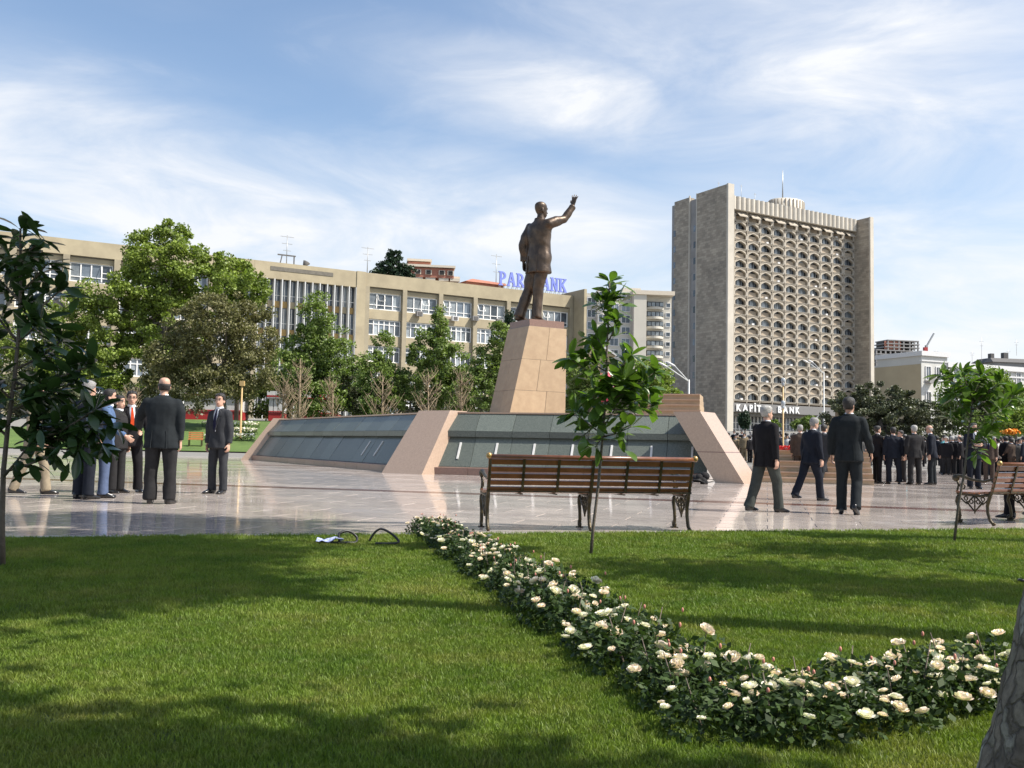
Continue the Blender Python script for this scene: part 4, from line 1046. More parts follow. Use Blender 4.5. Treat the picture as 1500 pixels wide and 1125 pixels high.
def rose_foliage(seed, rad, h):
    g_ = np.random.default_rng(seed); n_ = 520
    th = g_.uniform(0, 6.283, n_); ph = np.arccos(g_.uniform(-.15, 1, n_)); rr = g_.uniform(.45, 1.0, n_)**.6
    c = np.stack([np.cos(th)*np.sin(ph)*rad*rr, np.sin(th)*np.sin(ph)*rad*rr, np.clip(np.cos(ph)*h*rr, 0.0, None)+g_.uniform(0, h*.25, n_)], 1)
    return leaf_cloud(c, g_, .036, .5)
def leaf_cloud(c, g_, size, upb, aspect=.55):
    n_ = len(c)
    nrm = g_.normal(0, 1, (n_, 3)); nrm[:, 2] += upb*2; nrm /= np.linalg.norm(nrm, axis=1)[:, None]
    a = g_.normal(0, 1, (n_, 3)); t1 = np.cross(nrm, a); t1 /= np.linalg.norm(t1, axis=1)[:, None]; t2 = np.cross(nrm, t1)
    s = (size*g_.uniform(.6, 1.35, n_))[:, None]
    V = np.stack([c-t1*s*.5, c-t2*s*aspect*.5+t1*s*.05, c+t1*s*.5, c+t2*s*aspect*.5+t1*s*.05], 1)
    return V.reshape(-1, 3), np.arange(n_*4).reshape(-1, 4)
fol = [npmesh('foliage', *rose_foliage(100+k, .19, .20), M['rose_leaf']) for k in range(5)]
A_, B_, C_ = G(632, 782), G(1083, 1080), G(1478, 1018)
spots = []
nA = 27
for k in range(nA):
    for s_ in (-.5, .5):
        f = (k+.25*s_)/(nA-1); spots.append((A_.lerp(B_, f), s_, 'a', f))
for k in range(1, 8):
    for s_ in (-.5, .5): spots.append((B_.lerp(C_, k/7.0), s_, 'b', k/7.0))
r_ = random.Random(21)
for p, s_, arm, f in spots:
    d = (B_-A_).normalized() if arm == 'a' else (C_-B_).normalized(); nn = Vector((-d.y, d.x, 0))
    wv = .17 if arm == 'a' else .18
    q_ = p+nn*s_*wv+Vector((r_.uniform(-.03,.03), r_.uniform(-.03,.03), 0))
    if arm == 'a':
        lab = ('low rose bush with white blooms at the far end of the hedge by the bench' if f < .3 else 'low rose bush with white blooms in the middle of the long hedge row' if f < .68 else 'low rose bush with blush blooms near the corner of the hedge row')
        grp = 'rose bushes at the far end of the hedge' if f < .3 else 'rose bushes in the middle of the hedge' if f < .68 else 'rose bushes near the hedge corner'
    else:
        lab = 'low rose bush dense with blush white blooms in the short hedge row at the right'; grp = 'rose bushes in the short right hedge row'
    t = thing('rose_bush', lab, 'rose bush', (q_.x, q_.y, 0), r_.uniform(0, 6.28), grp)
    sc_ = r_.uniform(.78, 1.0)
    t.scale = (sc_, sc_, sc_*r_.uniform(.82, 1.08))
    stuff(link('foliage', fol[r_.randrange(5)], t))
    nb = (r_.choice([4, 5, 5, 6]) if f < .7 else r_.choice([5, 6, 7])) if arm == 'a' else r_.choice([7, 8, 9])
    for k in range(nb):
        a = r_.uniform(0, 6.28); rr = .20*math.sqrt(r_.random()); z = .21*math.sqrt(max(0.22, 1-(rr/.215)**2))+r_.uniform(-.02,.03)
        o = link('rose_bloom', blooms[r_.randrange(6)], t, (rr*math.cos(a), rr*math.sin(a), z))
        o.rotation_euler = (max(-.5,min(.5,r_.gauss(0,.28))), max(-.5,min(.5,r_.gauss(0,.28))), r_.uniform(0,6)); ss = r_.uniform(.55,1.12)*(.90 if arm == 'b' else .88); o.scale = (ss,)*3
    for k in range(1):
        a = r_.uniform(0, 6.28); rr = r_.uniform(.02,.19)
        link('rose_bud', budm, t, (rr*math.cos(a), rr*math.sin(a), r_.uniform(.20,.27)))
    for k in range(1):
        a = r_.uniform(0, 6.28); q = MB(); q.tube([(0,0,0), (.04*math.cos(a),.04*math.sin(a),.12), (.08*math.cos(a),.08*math.sin(a),.25)], [.006,.004,.002], 5); part('stalk', q, M['stem'], t)

# ------------------------------------------------------------------ cables on the grass
def curve_pts(pts, n=10):
    out = []
    P_ = [Vector(p) for p in pts]
    for i in range(len(P_)-1):
        p0, p1, p2, p3 = P_[max(i-1,0)], P_[i], P_[i+1], P_[min(i+2, len(P_)-1)]
        for k in range(n):
            t = k/n
            out.append(.5*((2*p1)+(p2-p0)*t+(2*p0-5*p1+4*p2-p3)*t*t+(3*p1-p0-3*p2+p3)*t**3))
    return out+[P_[-1]]
def cable(label, pix, depth, group=None):
    pts = [Wd(px, py, depth+dd) for px, py, dd in pix]
    for p in pts: p.z = max(p.z, .03)
    q = MB(); q.tube(curve_pts(pts), .0115, 6)
    return tag(part('cable', q, M['black_rubber']), label, 'cable', group)
dc = G(500, 799).y
cable('black cable standing up in a loop on the grass beside the blue-white wrapping', [(470,800,0),(495,797,-.02),(497,782,0),(510,778,.05),(522,786,.08),(521,797,.02),(508,800,-.03),(480,798,-.05)], dc)
cable('black cable arching out of the grass left of the rose hedge', [(541,792,.1),(550,779,.1),(560,775,.1),(575,783,.05),(584,794,0),(570,798,-.05),(550,796,-.1)], dc)
cable('black cable end curling on the grass at the right picture edge', [(1510,858,0),(1496,850,.0),(1492,853,.05),(1494,858,.1)], G(1495,858).y)
q = MB(); r_ = random.Random(4); c0 = G(483, 799)
n_ = 9; vs = [(c0.x+(i/(n_-1)-.5)*.24, c0.y+(j/3-.5)*.12, .035+r_.uniform(0,.045)) for j in range(4) for i in range(n_)]
q.add(vs, [(j*n_+i, j*n_+i+1, (j+1)*n_+i+1, (j+1)*n_+i) for j in range(3) for i in range(n_-1)])
o = tag(part('plastic_wrapping', q, M['blue_tape']), 'crumpled blue and white plastic wrapping beside the cable on the grass', 'wrapping')
sm_ = o.modifiers.new('t', 'SOLIDIFY'); sm_.thickness = .004
# dark bundle and spotlight at the foot of the right rib
c0 = G(1030, 709)
t = thing('cable_bundle', 'dark heap of coiled cable and covers at the foot of the right rib', 'cable bundle', (c0.x, c0.y, 0)); t.scale = (.8, .8, .7)
q = MB(); r_ = random.Random(9)
for k in range(5): q.ell((r_.uniform(-.25,.3), r_.uniform(-.15,.15), .10+.05*k), (r_.uniform(.12,.24), .15, r_.uniform(.10,.2)), 10, 6, Matrix.Rotation(r_.uniform(-.6,.6), 3, 'Y'))
part('cover_heap', q, cloth('charcoal', (0,0,0)), t)
for k in range(4):
    q = MB(); cc = (r_.uniform(-.35,.3), r_.uniform(-.2,-.1), .08); q.tube([(cc[0]+.22*math.cos(a), cc[1]+.1*math.sin(a), .03+.16*abs(math.sin(a*.5+k))) for a in np.linspace(0, 6.28, 16)], .014, 6); part('cable_coil', q, M['black_rubber'], t)
c0 = G(1084, 689)
t = thing('spotlight', 'small black spotlight beside the right edge of the right rib', 'spotlight', (c0.x, c0.y, .0))
q = MB(); q.tube([(-.05,-.1,.34), (0,.08,.42)], [.10,.06], 12); part('lamp_housing', q, M['black_rubber'], t)
q = MB(); q.tube([(0,0,0), (0,0,.2), (.1,0,.25), (.1,0,.4)], .012, 6); part('bracket', q, M['black_rubber'], t)
# ------------------------------------------------------------------ trees
def tree(name, label, base, blobs, leafmat, nleaf, lsize, trunk_r, trunk_top, seed, group=None, bark='bark_far', clump=.30, spars=1.0, nlimb=7, lean=(0,0), cat='tree'):
    """blobs: crown lobes (dx, dy, z, rx, ry, rz) relative to the base; leaves sit in many small clumps through the lobes"""
    g_ = np.random.default_rng(seed); r_ = random.Random(seed)
    t = thing(name, label, cat, base, 0, group)
    tops = Vector((lean[0], lean[1], trunk_top))
    q = MB(); q.tube([(0,0,-.3), tuple(tops*.35+Vector((r_.uniform(-.1,.1),0,0))), tuple(tops*.7), tuple(tops)], [trunk_r*1.15, trunk_r*.85, trunk_r*.7, trunk_r*.45], 9)
    vol = np.array([b[3]*b[4]*b[5] for b in blobs])**.75; vol /= vol.sum()
    cl = []
    for b, vv in zip(blobs, vol):
        nc = max(5, int(spars*230*vv)+4)
        d = g_.normal(0, 1, (nc, 3)); d /= np.linalg.norm(d, axis=1)[:, None]
        rr = g_.uniform(.35, 1.0, nc)**.5
        c = d*rr[:, None]*np.array(b[3:6])+np.array(b[:3]); cl.append(c)
        for k in range(max(1, int(nlimb*vv+.7))):
            e = c[k % nc]; st = tops*r_.uniform(.55, 1.0); mid = st.lerp(Vector(e), .5)+Vector((r_.uniform(-.1,.1), r_.uniform(-.1,.1), -.12*(Vector(e)-st).length*.5))
            q.tube([st, mid, Vector(e)], [trunk_r*.36, trunk_r*.22, trunk_r*.08], 5)
    part('trunk', q, M[bark], t)
    cl = np.concatenate(cl); nc = len(cl); per = max(8, int(nleaf*1.7)//nc); lsize = lsize*1.22
    rad = clump*np.mean([b[3]+b[5] for b in blobs])/2
    pr = rad*g_.uniform(.55, 1.25, nc)
    pts = []
    for c, r in zip(cl, pr):
        d = g_.normal(0, 1, (per, 3)); d /= np.linalg.norm(d, axis=1)[:, None]
        rr = g_.uniform(0, 1, per)**.45
        p = c+d*(rr*r)[:, None]*np.array([1, 1, .72]); pts.append(p)
    pts = np.concatenate(pts)
    stuff(link('crown', npmesh('crown', *leaf_cloud(pts, g_, lsize, .35, .75), M[leafmat]), t)); return t
def at(px, py, Y):
    p = Wd(px, py, Y); return p
def tree_px(name, label, px, depth, lobes, leafmat, nleaf, lpx, seed, zbase=None, trunk_w=3.0, group=None, **kw):
    """lobes in picture units (px centre, py centre, half width px, half height px) at the tree's real distance"""
    sc_ = depth/1400.0
    b = at(px, 640, depth); zb = gz(b.x, depth) if zbase is None else zbase
    L = []; r_ = random.Random(seed)
    for (x, y, hx, hy) in lobes:
        p = at(x, y, depth); L.append((p.x-b.x, r_.uniform(-.4,.4)*hx*sc_, p.z-zb, hx*sc_, hx*sc_*.9, hy*sc_))
    ztop = sorted(l[2] for l in L)[len(L)//2]
    return tree(name, label, (b.x, depth, zb), L, leafmat, nleaf, lpx*sc_, trunk_w*sc_, max(ztop, 1.0), seed, group, **kw)
tg = 'trees in front of the office block'
tree_px('plane_tree', 'tall bright green plane tree, the largest tree at the left', 235, 82, [(235,385,52,58),(255,345,26,20),(205,365,30,30),(270,385,40,40),(190,440,60,55),(280,420,60,50),(160,480,45,50),(130,520,50,45),(235,470,70,60),(330,400,38,30),(200,540,60,40),(100,560,45,40),(150,580,55,35),(215,430,60,40),(250,520,50,40),(130,450,36,40)], 'leaf_bright', 46000, 3.4, 11, group=tg, trunk_w=6, spars=1.7)
tree_px('plane_tree', 'small bright green tree top between the plane tree and the finned facade', 345, 88, [(345,400,28,22),(370,425,26,28),(335,440,25,30)], 'leaf_bright', 9000, 3.0, 12, group=tg, spars=1.4)
tree_px('broad_tree', 'broad olive brown tree in front of the left end of the monument', 325, 68, [(325,470,52,45),(285,490,45,50),(365,490,42,48),(310,530,60,45),(370,540,40,42),(260,530,40,45),(320,565,55,28),(245,560,35,35)], 'leaf_olive', 30000, 2.8, 13, group=tg, trunk_w=6, spars=1.5)
tree_px('poplar', 'green tree before the finned facade with thin upright shoots', 462, 80, [(462,470,22,45),(450,520,40,50),(480,500,32,45),(490,545,38,40),(440,560,38,36),(470,585,45,28)], 'leaf_mid', 17000, 3.0, 14, group=tg, trunk_w=3.5, spars=1.4)
tree_px('poplar', 'slim green tree in front of the left end of the windowed facade', 562, 72, [(560,510,14,32),(552,550,30,36),(575,565,26,30),(560,590,34,26)], 'leaf_mid', 8000, 3.0, 15, group=tg, trunk_w=2.5)
tree_px('poplar', 'tall green tree covering the facade left of the statue', 642, 72, [(640,480,16,30),(630,515,34,36),(655,530,32,36),(625,560,38,34),(660,575,34,30)], 'leaf_mid', 12000, 3.1, 16, group=tg, trunk_w=2.5)
tree_px('poplar', 'bushy green tree directly behind the left slope of the pedestal', 720, 66, [(733,500,20,30),(715,540,28,36),(735,545,24,34),(700,575,30,30)], 'leaf_mid', 9000, 3.0, 17, group=tg)
tree_px('cypress', 'dark small cypress just left of the statue feet', 747, 84, [(747,470,7,18),(746,490,9,18),(747,515,10,25)], 'leaf_conifer', 3000, 2.4, 18, trunk_w=1.5)
tree_px('plane_tree', 'leafy green tree behind the left magnolia before the office wing', 60, 84, [(60,500,50,60),(20,540,45,55),(100,530,40,50),(60,580,60,36)], 'leaf_bright', 12000, 3.4, 28, group=tg, trunk_w=4)
tree_px('broad_tree', 'green tree filling the gap below the fins behind the bare shrubs', 420, 92, [(420,545,40,40),(395,580,40,34),(450,585,40,30),(500,580,36,34),(530,590,30,26)], 'leaf_mid', 12000, 3.2, 29, group=tg, trunk_w=4)
tree_px('dark_tree', 'dark evergreen mass behind the middle of the monument', 600, 80, [(540,585,30,26),(600,575,34,32),(690,590,34,26),(655,590,30,24),(520,560,20,30)], 'leaf_dark', 9000, 3.2, 19)
tree_px('dark_tree', 'dark evergreen bush below the bright plane tree at the left', 215, 76, [(190,590,45,30),(230,575,35,36),(150,600,40,25),(270,585,30,26),(80,585,45,35),(30,570,40,45)], 'leaf_dark', 10000, 3.2, 20)
tree_px('round_tree', 'green tree behind the pedestal and the middle sapling', 862, 66, [(850,550,24,36),(870,575,30,30),(845,590,20,20),(900,575,26,30)], 'leaf_mid', 9000, 3.0, 21, trunk_w=3)
tree_px('round_tree', 'bright green tree at the foot of the beige apartment tower', 945, 96, [(930,545,36,22),(965,555,24,22),(935,575,40,22),(985,585,20,20)], 'leaf_bright', 7000, 3.0, 22, trunk_w=3)
tree_px('holm_oak', 'big round dark holm oak right of the tower entrance', 1290, 78, [(1290,590,46,32),(1255,605,40,32),(1325,600,40,32),(1300,615,55,28),(1230,618,24,26),(1360,612,24,24),(1250,632,28,16),(1300,634,36,16),(1350,632,30,16),(1385,630,24,18)], 'leaf_dark', 26000, 2.8, 23, trunk_w=6)
tree_px('round_tree', 'green feathery tree in front of the white building at the right', 1440, 80, [(1440,560,38,26),(1415,590,40,36),(1460,590,40,36),(1490,600,36,40),(1440,620,60,26)], 'leaf_mid', 15000, 3.0, 24, trunk_w=5)
tree_px('round_tree', 'low green tree under the bank sign', 1180, 120, [(1185,618,14,9),(1175,622,16,8),(1135,622,9,8)], 'leaf_mid', 1800, 2.6, 25, trunk_w=1.5)
tree_px('cypress', 'small dark cypress before the bank entrance', 1091, 118, [(1091,616,8,13)], 'leaf_conifer', 1500, 2.4, 26, trunk_w=1.5)
tree_px('bush', 'yellow green flowering bush at the right picture edge above the crowd', 1488, 62, [(1480,622,24,14),(1500,615,22,20)], 'leaf_bright', 3000, 3.0, 27, trunk_w=2, cat='bush')
# bare young trees with many twigs
def bare_tree(px, depth, top, halfw, base_y, label, seed, leaves=0):
    r_ = random.Random(seed); sc_ = depth/1400
    b = at(px, base_y, depth); zb = gz(b.x, depth); h = at(px, top, depth).z-zb
    t = thing('bare_tree', label, 'tree', (b.x, depth, zb), 0, 'bare twiggy young trees behind the monument')
    q = MB(); q.tube([(0,0,-.2), (.05,0,h*.5), (0,0,h)], [.11, .07, .015], 6); part('trunk', q, M['twig'], t)
    q = MB(); W = halfw*sc_
    for k in range(46):
        z = h*r_.uniform(.15, .92); a = r_.uniform(0, 6.28); L = W*r_.uniform(.4, 1.1)*(1.15-z/h*.6)
        e = Vector((math.cos(a)*L, math.sin(a)*L, z+L*r_.uniform(.6, 1.5)))
        q.tube([(0,0,z), tuple(Vector((0,0,z)).lerp(e, .5)+Vector((0,0,-.1))), tuple(e)], [.03,.02,.007], 4)
        for j in range(3):
            s_ = Vector((0,0,z)).lerp(e, r_.uniform(.4,.9)); e2 = s_+Vector((r_.uniform(-.4,.4), r_.uniform(-.4,.4), r_.uniform(.2,.7)))*.9
            q.tube([tuple(s_), tuple(e2)], [.014,.006], 3)
    part('twigs', q, M['twig'], t)
for k, (px, top, hw, lab) in enumerate(((437,525,22,'bare twiggy young tree right of the olive brown tree'), (413,560,20,'low bare shrub tree beside the red and white pavilion'), (486,560,16,'thin pale bare sapling before the end of the pavilion'), (559,550,24,'bare young tree before the left part of the windowed facade'),
                                       (626,545,22,'bare young tree left of the pedestal'), (675,548,22,'bare young tree closest to the pedestal slope'), (190,575,16,'bare branches beside the dark evergreen at the left'))):
    bare_tree(px, 60+k*0.7, top, hw*1.25, 612, lab, 300+k)
# off to the right of the frame: the trees whose shade falls across the lawn, and the leaning trunk at the corner
def shade_tree(label, base, trunk_r, trunk_pts, lobes, n, size, seed, cl=.3, fine=False):
    g_ = np.random.default_rng(seed); r_ = random.Random(seed)
    t = thing('plane_tree', label, 'tree', base)
    q = MB()
    if fine:
        ts = curve_pts(trunk_pts, 14); tr_ = np.interp(np.linspace(0, 1, len(ts)), np.linspace(0, 1, len(trunk_r)), trunk_r)
        q.tube(ts, tr_, 48)
        q.v = [tuple(Vector(v)+(Vector(v)-ts[min(i//48, len(ts)-1)]).normalized()*(.030*mnoise.noise(Vector(v)*Vector((5,5,2.6)) if False else Vector((v[0]*5, v[1]*5, v[2]*2.4)))+.014*mnoise.noise(Vector((v[0]*17, v[1]*17, v[2]*8)))+.006*mnoise.noise(Vector(v)*42))) for i, v in enumerate(q.v)]
    else: q.tube(trunk_pts, trunk_r, 14)
    top = Vector(trunk_pts[-1])
    cs = []
    for (x, y, z, rx, ry, rz) in lobes:
        nc = 26
        d = g_.normal(0, 1, (nc, 3)); d /= np.linalg.norm(d, axis=1)[:, None]
        c = d*(g_.uniform(.1, 1, nc)**.5)[:, None]*np.array((rx, ry, rz))+np.array((x, y, z)); cs.append(c)
        q.tube([top, top.lerp(Vector((x, y, z)), .5)+Vector((0, 0, .3)), (x, y, z)], [trunk_r[-1]*.7, trunk_r[-1]*.45, .03], 6)
        for k in range(6): q.tube([(x, y, z-.1), tuple(Vector((x,y,z)).lerp(Vector(c[k]), .5)), tuple(c[k])], [.03,.02,.01], 4)
    me = q.mesh('trunk')
    part('trunk', q, M['plane_bark'], t)
    cs = np.concatenate(cs); per = n//len(cs); P_ = []
    for c in cs:
        P_.append(c+g_.normal(0, 1, (per, 3))*cl*np.array([1, 1, .6])*g_.uniform(.7, 1.2))
    stuff(link('crown', npmesh('crown', *leaf_cloud(np.concatenate(P_), g_, size, .5, .8), M['leaf_shade']), t)); return t
tb = Vector((1.355, 2.40, 0))
r_ = random.Random(77)
shade_tree('thick grey leaning tree trunk cut by the lower right picture corner', tb, [.22,.175,.152,.143,.14,.14,.13], [(-.03,0,-.1),(.0,0,.12),(.040,.01,.33),(.104,.0,.65),(.20,-.05,1.1),(.40,-.35,2.6),(.55,-.7,4.0)],
    [(.0,-.5,5.6,.7,.5,.5), (1.9,-.85,5.4,1.1,.35,.5), (2.9,-.95,5.6,1.1,.35,.5), (.9,-.75,5.2,.8,.35,.4), (-.6,.5,5.0,.9,.8,.5), (-1.2,1.3,5.2,.8,.7,.5), (.5,-1.6,5.0,1.3,.9,.8)], 9500, .17, 501, fine=True)
shade_tree('tall tree beyond the right picture edge shading the left lawn', Vector((5.0, 4.35, 0)), [.19,.16,.14,.12], [(0,0,-.1),(0,0,2.5),(-.15,.05,5),(-.3,.1,7.2)],
    [(-.5,.4,9.6,1.3,1.2,.9), (-1.9,1.4,8.8,1.1,1.0,.7), (.2,1.4,10.4,1.3,1.2,1.0), (-.8,2.6,9.6,1.3,1.0,.8), (1.3,1.6,11.6,1.2,1.1,.9), (-1.2,.2,8.2,1.2,.8,.6), (-2.2,2.6,9.8,1.2,.8,.7)], 15000, .19, 502)
shade_tree('low spreading tree beyond the right picture edge by the rose hedge', Vector((7.0, 6.2, 0)), [.12,.10,.08], [(0,0,-.1),(0,0,2.0),(0,0,3.6)],
    [(-1.2,.2,5.2,.9,.4,.4), (.4,-.6,5.6,.9,.4,.5), (.2,1.9,4.9,.9,.5,.4)], 2600, .16, 503, .28)
shade_tree('tall tree beyond the right picture edge at the plaza border', Vector((7.4, 9.9, 0)), [.17,.14,.12,.10], [(0,0,-.1),(0,0,3),(0,0,6),(-.2,0,9)],
    [(-3.2,-1.0,11.0,1.5,.7,.7), (-1.6,-.9,12.4,1.5,.8,.8), (-.4,-1.2,13.2,1.4,.7,.8), (-2.4,-1.5,9.6,1.1,.6,.6)], 6500, .19, 504)

# ------------------------------------------------------------------ office block
OB = Vector((-19.4, 126.0, 0)); ob_z = gz(-19.4, 126)-1.5
office = thing('office_block', 'long tan office block with white-framed windows and thin fins behind the trees', 'building', (OB.x, OB.y, 0), UV_R)
ZT = 23.4                                                   # roof line above the camera's ground
def opart(name, mb, m, parent=office): return part(name, mb, m, parent)
FL = 3.55; rows_z = [20.9-FL*k for k in range(6)]           # window heads, top floor first
BW = 5.4
x_r0, nb_r = -0.2, 6
def office_window(x, zh, w_, h, y, nm, kind):
    q = MB(); fw = .14
    q.box(x, x+w_, y-.10, y+.06, zh-fw, zh); q.box(x, x+w_, y-.10, y+.06, zh-h, zh-h+fw)
    for k in range(nm+1):
        xx = x+(w_-fw)*k/nm; q.box(xx, xx+fw, y-.097, y+.057, zh-h+fw, zh-fw)
    tz = zh-h*.30 if kind == 'low' else zh-h*.72
    q.box(x+fw, x+w_-fw, y-.09, y+.05, tz-.05, tz+.05)
    f = opart('window', q, M['white_frame'])
    for k in range(nm):
        xx = x+fw+(w_-fw)*k/nm
        q = MB().box(xx, xx+(w_-fw)/nm-fw, y-.005, y+.02, zh-h+fw, zh-fw)
        rr = r_.random()
        part('pane', q, M['glass' if rr < .62 else 'curtain_glass'], f)
    return f
def office_section(x0, nb, bw, pier):
    for b in range(nb):
        xa, xb = x0+b*bw+pier/2, x0+(b+1)*bw-pier/2
        for k, zh in enumerate(rows_z):
            hh = 2.25 if k == 0 else 2.15
            nm = 4 if k == 0 else 6
            office_window(xa+.05, zh, xb-xa-.1, hh, .22, nm, 'top' if k == 0 else 'low')
            opart('spandrel', MB().box(xa-.1, xb+.1, -.06+.0, .5, zh-FL+.02, zh-hh-.002), M['tan_wall'])
            if k == 0:
                opart('lintel', MB().box(xa, xb, -.02, .45, zh+.002, zh+.55), M['tan_wall'])
                if r_.random() < .8:
                    for j in range(r_.randrange(1, 3)):
                        xs_ = xa+.3+(xb-xa-.6)/4*r_.randrange(4); q = MB()
                        q.bar((xs_, -.45, zh-1.1), (xs_+.95, -.45, zh-1.1), .07, .07); q.bar((xs_, -.45, zh-1.1), (xs_, .1, zh-.25), .06, .06); q.bar((xs_+.95, -.45, zh-1.1), (xs_+.95, .1, zh-.25), .06, .06)
                        opart('open_sash', q, M['white_frame'])
    for b in range(nb+1):
        x = x0+b*bw; wp = pier*(1.0)
        opart('pier', MB().box(x-wp/2, x+wp/2, -.45, .4, -2, 21.6), M['tan_pier'])
    opart('parapet', MB().box(x0-1.0, x0+nb*bw+.3, -.40, .6, 21.602, ZT), M['tan_wall'])
    opart('soffit_band', MB().box(x0-.9, x0+nb*bw+.2, -.05, .55, 21.45, 21.6), M['grey_band'])
office_section(x_r0, nb_r, BW, .62)
opart('end_pier', MB().box(-1.75, -.52, -.52, .6, -2, ZT+.05), M['tan_wall'])
opart('end_fin', MB().box(32.55, 33.0, -3.2, 12.0, -2, ZT+.7), M['tan_wall'])
# finned section
x0f, x1f = -14.6, -1.75; nf = 13
for k in range(nf+1):
    x = x0f+(x1f-x0f)*k/nf
    opart('fin', MB().box(x-.065, x+.065, -.50, .30, 3.0, 21.3), M['pale_pole'])
for k, zh in enumerate(rows_z):
    for j in range(nf):
        xa = x0f+(x1f-x0f)*j/nf+.1; xb = x0f+(x1f-x0f)*(j+1)/nf-.1
        q = MB(); q.box(xa, xb, .20, .28, zh-1.62, zh-1.55); q.box((xa+xb)/2-.03, (xa+xb)/2+.03, .195, .275, zh-2.3, zh+.3)
        f = opart('narrow_window', q, M['white_frame'])
        part('pane', MB().box(xa, xb, .29, .33, zh-2.3, zh+.4), M['glass' if r_.random() < .75 else 'curtain_glass'], f)
        opart('ochre_panel', MB().box(xa+.02, xb-.02, .10, .34, zh-FL+.42, zh-2.32), M['ochre' if r_.random() < .65 else 'tan_wall'])
opart('parapet', MB().box(x0f-.6, x1f-.002, -.42, .6, 21.302, ZT), M['tan_wall'])
opart('lettering_band', MB().box(-13.2, -5.0, -.47, -.421, 22.35, 22.85), M['grey_band'])
# left section
office_section(-14.9-BW*8, 8, BW, .7)
opart('core', MB().box(-14.9-BW*8, 32.5, .62, 13.5, -2, ZT-.3), M['tan_wall'])
# things on its roof
def on_office(x, y, z=ZT): 
    p = Matrix.Rotation(UV_R, 3, 'Z') @ Vector((x, y, 0)); return (OB.x+p.x, OB.y+p.y, z)
def antenna(label, loc, h, seed, table=False):
    t = thing('antenna', label, 'antenna', loc, UV_R, 'roof antennas'); q = MB()
    q.tube([(0,0,-.3), (0,0,h)], [.07,.04], 6)
    part('mast', q, M['steel'], t)
    for k in range(3): part('aerial_bar', MB().bar((-.9+.2*k, 0, h*(.95-.2*k)), (.9-.2*k, 0, h*(.95-.2*k)), .06, .06), M['steel'], t)
    if table:
        q = MB(); q.bar((-1.2,0,1.9), (1.2,0,1.9), .16, .16); q.bar((-1.0,0,0), (-.6,0,1.9), .12, .12); q.bar((1.0,0,-.2), (1.0,0,1.9), .14, .14); part('stand', q, M['slate'], t)
    return t
antenna('roof antenna on a dark stand above the finned facade', on_office(-9.9, 4), 4.6, 1, True)
antenna('thin antenna on the office roof left of the conifer top', on_office(1.0, 3), 4.2, 2)
antenna('thin tall antenna behind the blue roof lettering', on_office(22.2, 5), 6.0, 3)
t = thing('vent_cowl', 'small brown cowl on the office roof beside the antenna stand', 'roof vent', on_office(-7.7, 3), UV_R)
q = MB(); q.tube([(0,0,-.2),(0,0,.7),(.2,0,1.1)], [.35,.3,.5], 8); part('pipe', q, M['slate'], t)
t = thing('roof_hut', 'low red-brown roof structure left of the blue roof lettering', 'roof hut', on_office(16.4, 4), UV_R)
q = MB(); q.box(-.2, 6.0, -1, 3, -.3, 1.0); part('wall', q, M['brick_red'], t); q = MB(); q.hexa([(-.5,-1.3,1.0),(6.3,-1.3,1.0),(6.3,3.2,1.0),(-.5,3.2,1.0),(.8,-.9,1.5),(6.3,-1.1,1.3),(6.3,3,1.3),(.8,3,1.5)]); part('roof', q, M['brick_red'], t)
for k, (x, z) in enumerate(((7.3, 18.2), (10.6, 13.7), (15.9, 18.3), (12.7, 18.0), (19.8, 18.2))):
    t = thing('air_conditioner', ['air conditioner box under the second top floor window from the wide pier', 'air conditioner box between the two middle window rows', 'air conditioner box under the top window right of the roof hut', 'air conditioner box under the third top floor window', 'air conditioner box under the top floor window near the statue'][k], 'air conditioner', on_office(x, -.55, z), UV_R, 'air conditioners on the office facade')
    part('case', MB().box(-.45, .45, -.3, .3, 0, .65), M['white_panel'] if k % 2 else M['concrete'], t); part('grille', MB().box(-.3, .3, -.34, -.301, .1, .55), M['slate'], t)
